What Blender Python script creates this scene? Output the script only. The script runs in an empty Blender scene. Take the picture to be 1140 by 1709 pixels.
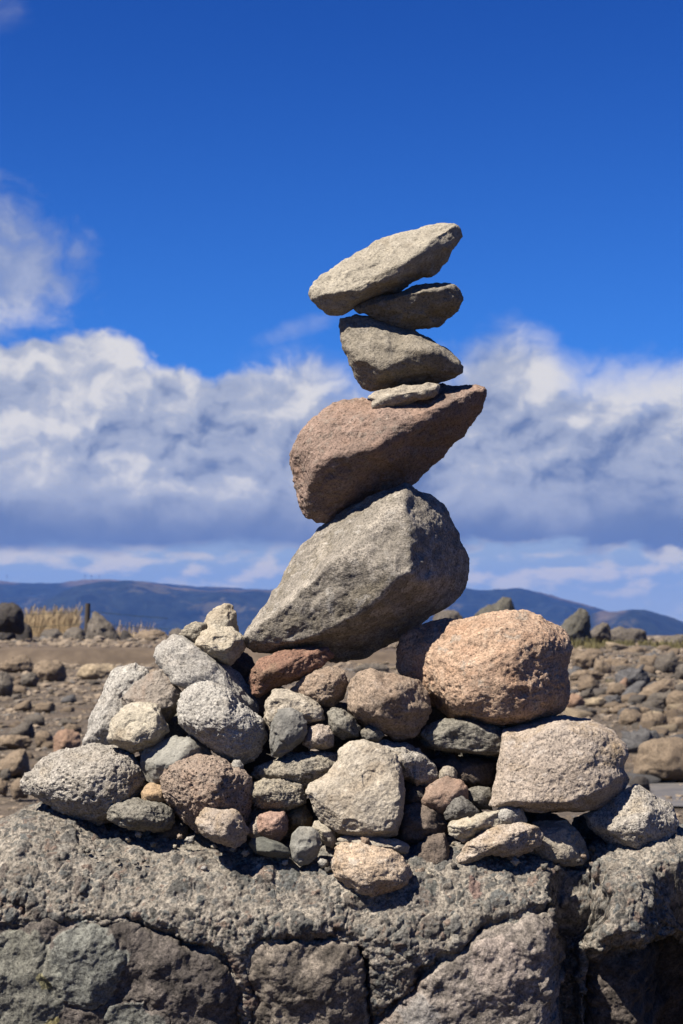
import bpy, bmesh, math, random
import numpy as np
from mathutils import Vector

# ------------------------------------------------------------------ camera, sky, sun, exposure
SC = bpy.context.scene
F = 3065.0                 # focal length in photo pixels (photo 1140 x 1709)
HOR = 1035.0               # image row of the horizon
D = 2.3                    # metres to the cairn
U = D / F                  # metres per photo pixel at the cairn
CAMH = 1.3
PITCH = math.atan((HOR - 854.5) / F)
cam = bpy.data.cameras.new('camera'); camo = bpy.data.objects.new('camera', cam)
SC.collection.objects.link(camo); SC.camera = camo
cam.sensor_fit = 'VERTICAL'; cam.sensor_height = 22.3; cam.lens = 22.3 * F / 1709.0
cam.clip_start = 0.05; cam.clip_end = 60000
camo.location = (0, 0, CAMH); camo.rotation_euler = (math.pi / 2 + PITCH, 0, 0)
cam.dof.use_dof = True; cam.dof.focus_distance = D - 0.06; cam.dof.aperture_fstop = 12.5

SUN_EL, SUN_AZ = 53.0, 53.0        # degrees: height; how far left of straight behind the camera
e, a = math.radians(SUN_EL), math.radians(SUN_AZ)
SUNV = Vector((-math.cos(e) * math.sin(a), -math.cos(e) * math.cos(a), math.sin(e)))
sl = bpy.data.lights.new('sun', 'SUN'); sl.energy = 5.0; sl.angle = math.radians(0.5); sl.color = (1.0, 0.94, 0.85)
so = bpy.data.objects.new('sun', sl); SC.collection.objects.link(so)
so.rotation_euler = SUNV.to_track_quat('Z', 'Y').to_euler()
SC.view_settings.view_transform = 'Standard'; SC.view_settings.look = 'None'
SC.view_settings.exposure = 1.42; SC.view_settings.gamma = 1

# ------------------------------------------------------------------ node expression helper
class S:
    """a node socket with arithmetic"""
    def __init__(s, nt, k): s.nt = nt; s.k = k
    def _m(s, op, *o, clamp=False):
        n = s.nt.nodes.new('ShaderNodeMath'); n.operation = op; n.use_clamp = clamp
        for i, v in enumerate((s,) + o):
            if isinstance(v, S): s.nt.links.new(v.k, n.inputs[i])
            else: n.inputs[i].default_value = v
        return S(s.nt, n.outputs[0])
    def __add__(s, o): return s._m('ADD', o)
    def __sub__(s, o): return s._m('SUBTRACT', o)
    def __mul__(s, o): return s._m('MULTIPLY', o)
    def __truediv__(s, o): return s._m('DIVIDE', o)
    def mx(s, o): return s._m('MAXIMUM', o)
    def mn(s, o): return s._m('MINIMUM', o)
    def powr(s, o): return s._m('POWER', o)
    def inv(s): return (s * -1.0) + 1.0
    def clamp(s): return s._m('ADD', 0.0, clamp=True)
    def step(s, lo, hi):
        n = s.nt.nodes.new('ShaderNodeMapRange'); n.interpolation_type = 'SMOOTHSTEP'
        s.nt.links.new(s.k, n.inputs['Value']); n.inputs['From Min'].default_value = lo; n.inputs['From Max'].default_value = hi
        return S(s.nt, n.outputs[0])
    def curve(s, pts, x0, x1, y0, y1):
        t = (s - x0) / (x1 - x0)
        n = s.nt.nodes.new('ShaderNodeFloatCurve'); c = n.mapping.curves[0]
        P = [((x - x0) / (x1 - x0), (y - y0) / (y1 - y0)) for x, y in pts]
        c.points[0].location = P[0]; c.points[1].location = P[-1]
        for p in P[1:-1]: c.points.new(*p)
        n.mapping.update(); s.nt.links.new(t.k, n.inputs['Value'])
        return S(s.nt, n.outputs[0]) * (y1 - y0) + y0
def comb(nt, x, y, z=0.0):
    n = nt.nodes.new('ShaderNodeCombineXYZ')
    for i, v in enumerate((x, y, z)):
        if isinstance(v, S): nt.links.new(v.k, n.inputs[i])
        else: n.inputs[i].default_value = v
    return n.outputs[0]
def tnoise(nt, vec, scale, detail=5.0, rough=0.55, dist=0.0, color=False, flat=False):
    n = nt.nodes.new('ShaderNodeTexNoise')
    if flat: n.noise_dimensions = '2D'
    if vec is not None: nt.links.new(vec, n.inputs['Vector'])
    n.inputs['Scale'].default_value = scale; n.inputs['Detail'].default_value = detail
    n.inputs['Roughness'].default_value = rough; n.inputs['Distortion'].default_value = dist
    return n.outputs['Color'] if color else S(nt, n.outputs['Fac'])
def tvor(nt, vec, scale, out='Distance', feat='F1', detail=0.0, rough=0.5, norm=False):
    n = nt.nodes.new('ShaderNodeTexVoronoi'); n.feature = feat; n.normalize = norm
    n.inputs['Detail'].default_value = detail; n.inputs['Roughness'].default_value = rough
    if feat == 'SMOOTH_F1': n.voronoi_dimensions = '2D'; n.inputs['Smoothness'].default_value = 0.35
    if vec is not None: nt.links.new(vec, n.inputs['Vector'])
    n.inputs['Scale'].default_value = scale
    return n.outputs[out]
def lin(c):
    c = [x / 255.0 for x in c]
    return tuple((x / 12.92 if x <= 0.04045 else ((x + 0.055) / 1.055) ** 2.4) for x in c) + (1.0,)
WARM = (0.400, 0.380, 0.352)
def alb(c):
    c = lin(c); g = (c[0] + c[1] + c[2]) / 3
    return tuple((x * 0.86 + g * 0.14) * w for x, w in zip(c[:3], WARM)) + (1.0,)
def mixc(nt, fac, A, B, mode='MIX'):
    n = nt.nodes.new('ShaderNodeMix'); n.data_type = 'RGBA'; n.blend_type = mode
    if isinstance(fac, S): nt.links.new(fac.k, n.inputs[0])
    else: n.inputs[0].default_value = fac
    for i, v in ((6, A), (7, B)):
        if isinstance(v, tuple): n.inputs[i].default_value = v
        else: nt.links.new(v, n.inputs[i])
    return n.outputs[2]

def build_world():
    w = bpy.data.worlds.new('World'); SC.world = w; w.use_nodes = True
    nt = w.node_tree; nt.nodes.clear()
    sky = nt.nodes.new('ShaderNodeTexSky'); sky.sky_type = 'NISHITA'; sky.sun_disc = False
    sky.sun_elevation = e; sky.sun_rotation = math.atan2(SUNV.x, SUNV.y)
    sky.altitude = 1300; sky.air_density = 1.0; sky.dust_density = 0.0; sky.ozone_density = 6.0
    tc = nt.nodes.new('ShaderNodeTexCoord')
    sp = nt.nodes.new('ShaderNodeSeparateXYZ'); nt.links.new(tc.outputs['Generated'], sp.inputs[0])
    X, Y, Z = (S(nt, sp.outputs[i]) for i in range(3))
    u = X._m('ARCTAN2', Y) * (F / 100)          # hundreds of photo pixels, azimuth and elevation of the sky
    v = Z._m('ARCSINE') * (F / 100)
    # clear sky: tinted deeper blue
    hs = mixc(nt, 1.0, sky.outputs[0], (0.175, 0.455, 0.905, 1.0), 'MULTIPLY')
    grad = v.step(3.0, 12.0)
    hs = mixc(nt, grad, hs, mixc(nt, 1.0, hs, (0.50, 0.66, 0.84, 1.0), 'MULTIPLY'))
    bg = nt.nodes.new('ShaderNodeBackground'); nt.links.new(hs, bg.inputs[0]); bg.inputs[1].default_value = 0.05
    # clouds
    warp = nt.nodes.new('ShaderNodeSeparateColor'); nt.links.new(tnoise(nt, comb(nt, u, v), 0.55, 4, 0.6, color=True, flat=True), warp.inputs[0])
    wu = (S(nt, warp.outputs[0]) - 0.5) * 1.0; wv = (S(nt, warp.outputs[1]) - 0.5) * 0.8
    pu, pv = u + wu, v + wv
    def nz(du, dv, sc, det, rg=0.55, sx=1.0, z=0.0): return tnoise(nt, comb(nt, (pu + du) * sx, (pv + dv) * 1.25, z), sc, det, rg, flat=True)
    def bil(du, dv, det): return S(nt, tvor(nt, comb(nt, pu + du, (pv + dv) * 1.35, 0.0), 0.95, feat='SMOOTH_F1', detail=det, rough=0.52, norm=True)).inv()
    n_lo = nz(0, 0, 0.33, 3)
    n_hi = nz(0, 0, 0.80, 9, 0.56) * 0.62 + (bil(0, 0, 3) * 1.25 - 0.42) * 0.38
    n_off = nz(0.13, -0.20, 0.80, 7, 0.50) * 0.62 + (bil(0.13, -0.20, 2) * 1.25 - 0.42) * 0.38
    T = u.curve([(-12, 4.0), (-8, 5.2), (-5.7, 4.75), (-4.8, 4.95), (-3.8, 4.85), (-3.1, 4.45), (-2.0, 4.45), (-0.8, 4.55), (0.8, 4.3),
                 (1.8, 4.6), (2.6, 5.0), (3.4, 4.75), (3.9, 4.35), (4.6, 4.3), (5.7, 4.45), (8, 4.6), (12, 4.1)], -12, 12, 0, 10)
    over = (T - v) + (n_hi - 0.5) * 1.5 + (n_lo - 0.5) * 0.4 - 0.12
    soft = u.step(-2.2, 0.6)
    dens = over.step(-0.02, 0.30) * soft.inv() + over.step(-0.35, 0.75) * soft
    # left hand veil of grey cloud standing above the bank, and a wisp at the top left corner
    veil = ((u + 6.0) / 2.05).powr(2.0) + ((v - 5.75) / 1.35).powr(2.0)
    dv = (veil * -1.0 + 1.15 + (n_hi - 0.5) * 3.0).step(0.0, 1.2) * 0.72
    wsp = ((u + 5.9) / 0.9).powr(2.0) + ((v - 9.9) / 0.75).powr(2.0)
    dw = (wsp * -1.0 + 0.8 + (n_hi - 0.5) * 3.0).step(0.0, 1.9) * 0.38
    strk = ((v - 4.75 - (u + 1.0) * 0.30).powr(2.0) * -18.0 + 0.9 - (u + 0.9).powr(2.0) * 0.8 + (n_hi - 0.5) * 3.5).step(0.0, 2.2) * 0.30
    # light and shade of the bank
    relief = (n_hi - n_off) * 2.3
    rise = (T - v)
    lowdark = (v + (n_lo - 0.5) * 0.9).step(1.25, 2.75)
    shade = (n_lo - 0.5) * 1.5 + relief * (v.step(1.2, 3.2) * 0.75 + 0.25) + 0.52 + rise.step(1.3, 0.0) * 0.28 - rise.step(1.2, 2.2) * 0.05 + (n_hi - 0.5) * 0.5
    shade = shade.clamp()
    puff = ((v - 2.25 - (u + 2.6) * -0.04).powr(2.0) * -9.0 + 1.0 + (n_hi - 0.5) * 3.0).step(0.2, 1.4) * (u.step(-4.6, -3.4)) * (u.step(1.6, -1.0)) * 0.7
    shade = (shade + puff * 0.35).clamp() * (lowdark * 0.85 + 0.15) + puff * 0.2
    CL, CM, CD = lin((232, 230, 230)), lin((176, 185, 207)), lin((114, 133, 174))
    c1 = mixc(nt, shade.step(0.45, 1.0), CM, CL); c1 = mixc(nt, shade.step(0.0, 0.5), CD, c1)
    # band below the bank's base: paler, lower clouds
    n_b = tnoise(nt, comb(nt, u * 0.8, v * 1.8, 3.0), 1.1, 7, 0.52, flat=True); n_b2 = tnoise(nt, comb(nt, u * 0.8 + 0.12, v * 1.8 - 0.25, 3.0), 1.1, 6, 0.46, flat=True)
    low = (v + (n_b - 0.5) * 0.45 * u.step(1.0, 2.4) + (n_b - 0.5) * 0.45).step(1.34, 1.06)
    low = low.mx(((u - 3.0).powr(2.0) * -0.30 + (v - 0.7).powr(2.0) * -3.5 + 1.0 + (n_b - 0.5) * 3.0).step(0.3, 1.0) * u.step(1.2, 2.4))
    low = low.mx(((u - 5.6).powr(2.0) * -0.8 + (v - 0.75).powr(2.0) * -5.0 + 1.0 + (n_b - 0.5) * 3.0).step(0.3, 1.0))
    lsh = ((n_b - n_b2) * 2.0 + (n_b - 0.5) * 1.3 + 0.36 + v.step(0.5, 1.1) * 0.2).clamp()
    LB = mixc(nt, lsh.step(0.25, 0.95), lin((166, 186, 212)), lin((222, 218, 214)))
    LB = mixc(nt, v.step(0.75, 0.2) * 0.6, LB, lin((180, 194, 214)))
    c2 = mixc(nt, low, c1, LB)
    dens = dens.mx(dv).mx(dw).mx(strk)
    cg = mixc(nt, v.step(4.9, 5.6), c2, mixc(nt, (n_hi - 0.5)._m('MULTIPLY', 3.0).clamp() + 0.35, lin((136, 152, 188)), lin((206, 210, 220))))
    # overhead, outside the photograph, broken cloud only
    dens = dens * v.step(34.0, 20.0) * v.step(-0.6, 0.0)
    b2 = nt.nodes.new('ShaderNodeBackground'); nt.links.new(cg, b2.inputs[0]); b2.inputs[1].default_value = 0.345
    mx = nt.nodes.new('ShaderNodeMixShader'); nt.links.new(dens.k, mx.inputs[0])
    nt.links.new(bg.outputs[0], mx.inputs[1]); nt.links.new(b2.outputs[0], mx.inputs[2])
    out = nt.nodes.new('ShaderNodeOutputWorld'); nt.links.new(mx.outputs[0], out.inputs[0])
build_world()

# ------------------------------------------------------------------ numpy noise
def h3(ix, iy, iz, seed):
    h = (ix.astype(np.uint32) * np.uint32(374761393)) ^ (iy.astype(np.uint32) * np.uint32(668265263)) ^ (iz.astype(np.uint32) * np.uint32(2147483647 - 1274126177)) ^ np.uint32((seed * 2654435761) & 0xffffffff)
    h = (h ^ (h >> np.uint32(13))) * np.uint32(1274126177); h = (h ^ (h >> np.uint32(15))) * np.uint32(2246822519)
    h = h ^ (h >> np.uint32(16))
    return h.astype(np.float64) / 4294967296.0
def vnoise(p, seed=0):
    i = np.floor(p).astype(np.int64); f = p - i; f = f * f * f * (f * (f * 6 - 15) + 10)
    r = 0
    for dx in (0, 1):
        for dy in (0, 1):
            for dz in (0, 1):
                w = (f[:, 0] if dx else 1 - f[:, 0]) * (f[:, 1] if dy else 1 - f[:, 1]) * (f[:, 2] if dz else 1 - f[:, 2])
                r = r + w * h3(i[:, 0] + dx, i[:, 1] + dy, i[:, 2] + dz, seed)
    return r * 2 - 1
ROT = np.array([[0.36, 0.48, -0.8], [-0.8, 0.60, 0.0], [0.48, 0.64, 0.60]])
def fbm(p, seed=0, octs=4, gain=0.5):
    r = 0; a_ = 1; q = p
    for o in range(octs):
        r = r + a_ * vnoise(q, seed + o * 17); q = q @ ROT * 2.03; a_ *= gain
    return r
def ridged(p, seed=0, octs=3):
    r = 0; a_ = 1; q = p
    for o in range(octs):
        r = r + a_ * (1 - 2 * np.abs(vnoise(q, seed + o * 13))); q = q @ ROT * 2.1; a_ *= 0.5
    return r
def voro(p, seed=0, jit=0.9):
    i = np.floor(p).astype(np.int64); n = len(p)
    f1 = np.full(n, 9.0); f2 = np.full(n, 9.0); cid = np.zeros(n); cid2 = np.zeros(n)
    for dx in (-1, 0, 1):
        for dy in (-1, 0, 1):
            for dz in (-1, 0, 1):
                a0, a1, a2 = i[:, 0] + dx, i[:, 1] + dy, i[:, 2] + dz
                r0 = h3(a0, a1, a2, seed); r1 = h3(a0, a1, a2, seed + 1); r2 = h3(a0, a1, a2, seed + 2)
                d = np.sqrt((a0 + .5 + jit * (r0 - .5) - p[:, 0]) ** 2 + (a1 + .5 + jit * (r1 - .5) - p[:, 1]) ** 2 + (a2 + .5 + jit * (r2 - .5) - p[:, 2]) ** 2)
                m = d < f1
                f2 = np.where(m, f1, np.minimum(f2, d)); f1 = np.where(m, d, f1)
                cid = np.where(m, h3(a0, a1, a2, seed + 5), cid); cid2 = np.where(m, h3(a0, a1, a2, seed + 6), cid2)
    return f1, f2, cid, cid2
def sstep(x, lo, hi):
    t = np.clip((x - lo) / (hi - lo), 0, 1); return t * t * (3 - 2 * t)

# ------------------------------------------------------------------ projection helpers (world points of things seen in the photo)
CP, SP = math.cos(PITCH), math.sin(PITCH)
def up(px, py, dy):
    """world point at distance D + dy*U in front of the camera on the line of sight to photo pixel (px, py)"""
    px = np.asarray(px, float); py = np.asarray(py, float)
    cx, cz = (px - 570) / F, (854.5 - py) / F
    wx, wy, wz = cx, CP - cz * SP, SP + cz * CP
    s = (D + np.asarray(dy, float) * U) / wy
    return np.stack([wx * s, wy * s, wz * s + CAMH], -1)
def proj(P):
    x, y, z = P[:, 0], P[:, 1], P[:, 2] - CAMH
    d = y * CP + z * SP; v = -y * SP + z * CP
    return 570 + F * x / d, 854.5 - F * v / d
def ground_dist(py): return CAMH * F / (py - HOR)

# ------------------------------------------------------------------ mesh helpers
COL = SC.collection
def tag(o, label=None, cat=None, group=None, kind=None):
    if label: o['label'] = label
    if cat: o['category'] = cat
    if group: o['group'] = group
    if kind: o['kind'] = kind
    return o
def mesh_obj(name, V, Fc, mat, parent=None, smooth=True, loc=None):
    V = np.asarray(V, float)
    if loc is None: loc = np.zeros(3)
    V = V - np.asarray(loc)
    me = bpy.data.meshes.new(name); Fc = np.asarray(Fc, np.int32)
    me.vertices.add(len(V)); me.vertices.foreach_set('co', V.astype(np.float32).ravel())
    k = Fc.shape[1]; me.loops.add(Fc.size); me.loops.foreach_set('vertex_index', Fc.ravel())
    me.polygons.add(len(Fc)); me.polygons.foreach_set('loop_start', np.arange(len(Fc), dtype=np.int32) * k)
    me.polygons.foreach_set('loop_total', np.full(len(Fc), k, np.int32))
    me.polygons.foreach_set('use_smooth', np.full(len(Fc), smooth, bool))
    me.update(calc_edges=True); me.validate()
    if mat: me.materials.append(mat)
    o = bpy.data.objects.new(name, me); COL.objects.link(o); o.location = tuple(loc)
    if parent: o.parent = parent
    return o
_ico = {}
def ico(sub):
    if sub not in _ico:
        bm = bmesh.new(); bmesh.ops.create_icosphere(bm, subdivisions=sub, radius=1.0)
        V = np.array([v.co[:] for v in bm.verts]); T = np.array([[v.index for v in f.verts] for f in bm.faces]); bm.free()
        _ico[sub] = (V, T)
    return _ico[sub]
def vnormals(V, T):
    n = np.cross(V[T[:, 1]] - V[T[:, 0]], V[T[:, 2]] - V[T[:, 0]]); N = np.zeros_like(V)
    for k in range(3):
        for c in range(3): N[:, c] += np.bincount(T[:, k], n[:, c], len(V))
    return N / (np.linalg.norm(N, axis=1, keepdims=True) + 1e-12)
def hull_planes(P):
    bm = bmesh.new()
    for p in P: bm.verts.new(p)
    r = bmesh.ops.convex_hull(bm, input=list(bm.verts))
    out = []; c = P.mean(0)
    bm.normal_update()
    for f in bm.faces:
        n = np.array(f.normal[:]); ar = f.calc_area()
        if ar < 1e-12: continue
        d = n @ (np.array(f.verts[0].co[:]) - c)
        if d < 0: n, d = -n, -d
        for q in out:
            if q[0] @ n > 0.995 and abs(q[1] - d) < 0.04 * d: break
        else: out.append((n, max(d, 1e-5)))
    bm.free()
    return c, np.array([q[0] for q in out]), np.array([q[1] for q in out])

def poly_radius(poly, c, th):
    """distance from c to the outline in each direction"""
    r = np.zeros(len(th)); dx, dy = np.cos(th), np.sin(th); n = len(poly)
    for i in range(n):
        a_ = poly[i] - c; b_ = poly[(i + 1) % n] - c; ex, ey = b_ - a_
        den = dx * ey - dy * ex
        with np.errstate(all='ignore'):
            t = (a_[0] * ey - a_[1] * ex) / den; s = (a_[0] * dy - a_[1] * dx) / den
        ok = (np.abs(den) > 1e-9) & (t > 0) & (s >= -1e-6) & (s <= 1 + 1e-6)
        r = np.where(ok & (t > r), t, r)
    return r
def circ_smooth(x, k):
    y = x.copy()
    for _ in range(k): y = (np.roll(y, 1) + 2 * y + np.roll(y, -1)) / 4
    return y

def rock(name, label, outline, dy, thick, mat, front=None, sub=6, seed=1, p=16, rough=1.0, lump=1.0, pit=0.0, crag=0.0, od=None,
         k=1.0, group=None, cat='stone', ridge=0.72, knob=0.0, chip=0.83):
    """one stone: a faceted solid fitted to its outline at its own distance, with depth 'thick' in front of and behind its middle"""
    rnd = np.random.RandomState(seed)
    O = np.array([q[:2] for q in outline], float)
    A2 = 0.5 * np.sum(O[:, 0] * np.roll(O[:, 1], -1) - np.roll(O[:, 0], -1) * O[:, 1])
    cc = O[:, None] + 0
    cr = O[:, 0] * np.roll(O[:, 1], -1) - np.roll(O[:, 0], -1) * O[:, 1]
    c2 = np.array([np.sum((O[:, 0] + np.roll(O[:, 0], -1)) * cr), np.sum((O[:, 1] + np.roll(O[:, 1], -1)) * cr)]) / (6 * A2)
    size = math.sqrt(abs(A2))
    ods = np.array([(q[2] if len(q) > 2 else thick * rnd.uniform(-0.12, 0.2)) for q in outline]) * k
    pts = [up(O[:, 0], O[:, 1], dy + ods)]
    if front:
        f = np.array(front, float); pts.append(up(f[:, 0], f[:, 1], dy + f[:, 2] * k))
    else:
        m = max(5, len(O) // 3); ths = np.linspace(0, 2 * math.pi, m, endpoint=False) + rnd.uniform(0, 1)
        rr = poly_radius(O, c2, ths) * rnd.uniform(0.5, 0.72, m)
        pts.append(up(c2[0] + np.cos(ths) * rr, c2[1] + np.sin(ths) * rr, dy - thick * k * ridge * rnd.uniform(0.82, 1.12, m)))
        q = c2 + rnd.uniform(-0.12, 0.12, 2) * size; pts.append(up([q[0]], [q[1]], dy - thick * k))
    m = 7; ths = np.linspace(0, 2 * math.pi, m, endpoint=False) + rnd.uniform(0, 1)
    rr = poly_radius(O, c2, ths) * rnd.uniform(0.45, 0.75, m)
    pts.append(up(c2[0] + np.cos(ths) * rr, c2[1] + np.sin(ths) * rr, dy + thick * k * 0.85 * rnd.uniform(0.8, 1.15, m)))
    P = np.concatenate(pts)
    c, n, d = hull_planes(P)
    # chipped corners
    cd = rnd.normal(size=(16, 3)); cd /= np.linalg.norm(cd, axis=1, keepdims=True); sup = ((P - c) @ cd.T).max(0)
    n = np.concatenate([n, cd]); d = np.concatenate([d, sup * rnd.uniform(chip, 0.97, 16)])
    V0, T = ico(sub)
    ext = (P.max(0) - P.min(0)) / 2
    # principal axes: stretch the sampling sphere along the stone
    u_, s_, vt = np.linalg.svd(P - P.mean(0), full_matrices=False); s_ = np.maximum(s_, s_[0] * 0.3)
    dirs = (V0 * (s_ / s_[0])) @ vt; dirs /= np.linalg.norm(dirs, axis=1, keepdims=True)
    if np.linalg.det(np.diag(s_) @ vt) < 0: T = T[:, ::-1]
    p = p * 3.0; q = np.maximum(dirs @ n.T / d, 1e-9); mxq = q.max(1, keepdims=True)
    q2 = np.sort(q / mxq, axis=1)[:, -2]; wear = np.exp(-((1 - q2) / 0.05) ** 2)
    r = 1.0 / (mxq[:, 0] * (((q / mxq) ** p).sum(1)) ** (1.0 / p))
    V = c + dirs * r[:, None]
    # fit the outline
    for it in range(3):
        px, py = proj(V); th = np.arctan2(py - c2[1], px - c2[0]); rad = np.hypot(px - c2[0], py - c2[1])
        nb = 120; b = ((th + math.pi) / (2 * math.pi) * nb).astype(int) % nb
        cur = np.zeros(nb); np.maximum.at(cur, b, rad)
        cur = np.where(cur <= 0, np.roll(cur, 1), cur)
        tg = poly_radius(O, c2, (np.arange(nb) + 0.5) / nb * 2 * math.pi - math.pi)
        f_ = circ_smooth(np.clip(tg / np.maximum(cur, 1e-6), 0.5, 1.8), 1)
        x = (th + math.pi) / (2 * math.pi) * nb - 0.5; i0 = np.floor(x).astype(int); fr = x - i0
        ff = f_[i0 % nb] * (1 - fr) + f_[(i0 + 1) % nb] * fr
        V = up(c2[0] + (px - c2[0]) * ff, c2[1] + (py - c2[1]) * ff, (V[:, 1] - D) / U)
    # surface relief, in photo pixels
    u1 = U * k; L = (V - c) / u1; N = vnormals(V, T); s0 = seed * 31
    h = lump * size * (0.022 * fbm(L / (size * 0.40), s0, 2) + 0.010 * ridged(L / (size * 0.22), s0 + 3, 2))
    g = rough
    h = h + g * (0.8 * fbm(L / 15.0, s0 + 7, 2, 0.6) + 0.85 * fbm(L / 5.0, s0 + 9, 3, 0.7)) * min(1.0, size / 60.0) ** 0.5
    if size > 45:
        cr_ = np.abs(vnoise(L / (size * 0.55) + 0.25 * np.stack([vnoise(L / 16.0, s0 + 21), vnoise(L / 16.0, s0 + 22), vnoise(L / 16.0, s0 + 23)], 1), s0 + 24))
        h = h - 1.9 * np.exp(-(cr_ / 0.022) ** 2) * sstep(vnoise(L / (size * 0.4), s0 + 25), 0.0, 0.35)
        h = h - 2.6 * sstep(vnoise(L / (size * 0.24) + 5.5, s0 + 26), 0.42, 0.55)      # spalled flakes
    if crag: h = h + crag * (np.minimum(ridged(L / 26.0, s0 + 5, 3), 0.9) * 2.2)
    if knob:
        f1, f2, ci, _ = voro(L / 14.0, s0 + 2); h = h + knob * 4.0 * np.maximum(0, 0.6 - f1) * (ci > 0.4)
    if pit:
        f1, f2, ci, _ = voro(L / 9.0, s0 + 1); rr = 0.18 + 0.24 * ci
        h = h - pit * 2.6 * sstep(rr - f1, -0.02, 0.12) * (ci > 0.35)
        f1, f2, ci, _ = voro(L / 19.0 + 3.3, s0 + 4); rr = 0.12 + 0.2 * ci
        h = h - pit * 4.5 * sstep(rr - f1, -0.03, 0.12) * (ci > 0.6)
    V = V + N * (h * u1)[:, None]
    o = mesh_obj(name, V, T, mat, loc=c)
    if sub > 4:
        wv_ = wear * sstep(fbm(L / 14.0, s0 + 33, 3, 0.6), -0.5, 0.5)
        o.data.attributes.new('wear', 'FLOAT', 'POINT').data.foreach_set('value', wv_.astype(np.float32))
    tag(o, label, cat, group)
    return o

# ------------------------------------------------------------------ materials
def new_mat(name, rough=0.92):
    m = bpy.data.materials.new(name); m.use_nodes = True; nt = m.node_tree
    b = nt.nodes['Principled BSDF']; b.inputs['Roughness'].default_value = rough
    b.inputs['Specular IOR Level'].default_value = 0.25
    return m, nt, b
def obj_coord(nt): return nt.nodes.new('ShaderNodeTexCoord').outputs['Object']
_mats = {}
def stone_mat(name, A, B, C=None, stain=None, stain_amt=0.0, speck=0.5, dark=0.35, scale=1.0, bump=1.0, pores=0.3, rough=0.9, patch=None, k=1.0, worn=0.28):
    """mottled stone: A/B broad mottling, C fine grains, stain patches, dark mineral specks, pores"""
    if name in _mats: return _mats[name]
    m, nt, b = new_mat(name, rough); co = obj_coord(nt); s = scale / k
    oi = nt.nodes.new('ShaderNodeObjectInfo'); rnd = S(nt, oi.outputs['Random'])
    va = nt.nodes.new('ShaderNodeVectorMath'); va.operation = 'ADD'; nt.links.new(co, va.inputs[0])
    nt.links.new(comb(nt, rnd * (7 * k), rnd * (3 * k), rnd * (11 * k)), va.inputs[1]); co = va.outputs[0]
    n1 = tnoise(nt, co, 22 * s, 5, 0.62); n2 = tnoise(nt, co, 95 * s, 4, 0.6); n3 = tnoise(nt, co, 330 * s, 3, 0.6); n4 = tnoise(nt, co, 800 * s, 2, 0.6)
    A_, B_ = alb(A), alb(B)
    c = mixc(nt, (n1 * 0.6 + n2 * 0.4).step(0.36, 0.64), A_, B_)
    if C: c = mixc(nt, n2.step(0.52, 0.68) * 0.65, c, alb(C))
    if stain: c = mixc(nt, tnoise(nt, co, 16 * s, 4, 0.65, 0.6).step(0.50, 0.66) * stain_amt, c, alb(stain))
    if patch: c = mixc(nt, (tnoise(nt, co, 34 * s, 6, 0.65, 0.3)).step(0.58, 0.63) * 0.8, c, alb(patch))
    at = nt.nodes.new('ShaderNodeAttribute'); at.attribute_name = 'wear'
    c = mixc(nt, S(nt, at.outputs['Fac']) * worn * (n3 * 1.4 + 0.3), c, tuple(min(1, x * 1.55) for x in A_[:3]) + (1.0,))
    br = (n3 - 0.5) * (2.3 * speck) + (n4 - 0.5) * (2.2 * speck) + (n2 - 0.5) * 0.5 + 1.0
    dk = n3.step(0.40, 0.30) * dark
    val = br * (dk.inv()) * (rnd * 0.14 + 0.93)
    v1 = S(nt, tvor(nt, co, 260 * s)); val = val * (v1.step(0.28, 0.12) * pores).inv()
    cc = comb(nt, val, val, val)
    c = mixc(nt, 1.0, c, cc, 'MULTIPLY'); nt.links.new(c, b.inputs['Base Color'])
    bp = nt.nodes.new('ShaderNodeBump'); bp.inputs['Strength'].default_value = 0.8 * bump; bp.inputs['Distance'].default_value = 0.0022 * k / scale
    hh = n2 * 0.6 + n3 * 0.9 + n4 * 0.5 + v1.step(0.0, 0.35) * (0.5 * pores)
    nt.links.new(hh.k, bp.inputs['Height']); nt.links.new(bp.outputs[0], b.inputs['Normal'])
    _mats[name] = m
    return m
M = stone_mat
m_buff   = M('buff_stone', (200, 191, 174), (178, 168, 152), (208, 202, 190), (182, 158, 126), 0.3)
m_cream  = M('cream_stone', (208, 200, 180), (190, 182, 164), (216, 210, 196), (194, 168, 130), 0.35)
m_grey   = M('light_grey_stone', (196, 194, 188), (174, 171, 165), (214, 212, 206), (182, 168, 150), 0.25, speck=0.8)
m_pumice = M('rough_grey_stone', (198, 193, 184), (176, 169, 158), (214, 210, 202), (192, 172, 138), 0.35, speck=0.9, pores=0.7, bump=1.4)
m_blue   = M('blue_grey_stone', (150, 150, 146), (134, 134, 130), (162, 160, 154), speck=0.3, dark=0.2, pores=0.15, bump=0.6)
m_smooth = M('smooth_grey_stone', (168, 168, 160), (152, 153, 148), (180, 180, 172), (172, 158, 134), 0.3, speck=0.3, pores=0.1, bump=0.5)
m_green  = M('greenish_grey_stone', (152, 149, 138), (132, 129, 120), (168, 163, 152), (128, 110, 92), 0.2, speck=0.9, dark=0.5)
m_dkgrn  = M('dark_speckled_stone', (132, 130, 125), (108, 107, 103), (160, 158, 152), speck=1.0, dark=0.5)
m_orange = M('orange_boulder_rock', (206, 174, 146), (186, 156, 132), (214, 192, 168), (186, 140, 106), 0.45, speck=0.8, pores=0.6, patch=(178, 166, 152))
m_red    = M('rust_red_rock', (168, 128, 106), (150, 112, 94), (182, 150, 126), (148, 130, 104), 0.5, speck=0.7, pores=0.4)
m_pink   = M('pink_brown_rock', (170, 144, 130), (146, 125, 113), (168, 156, 144), (184, 148, 124), 0.5, speck=0.7, pores=0.5)
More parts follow.
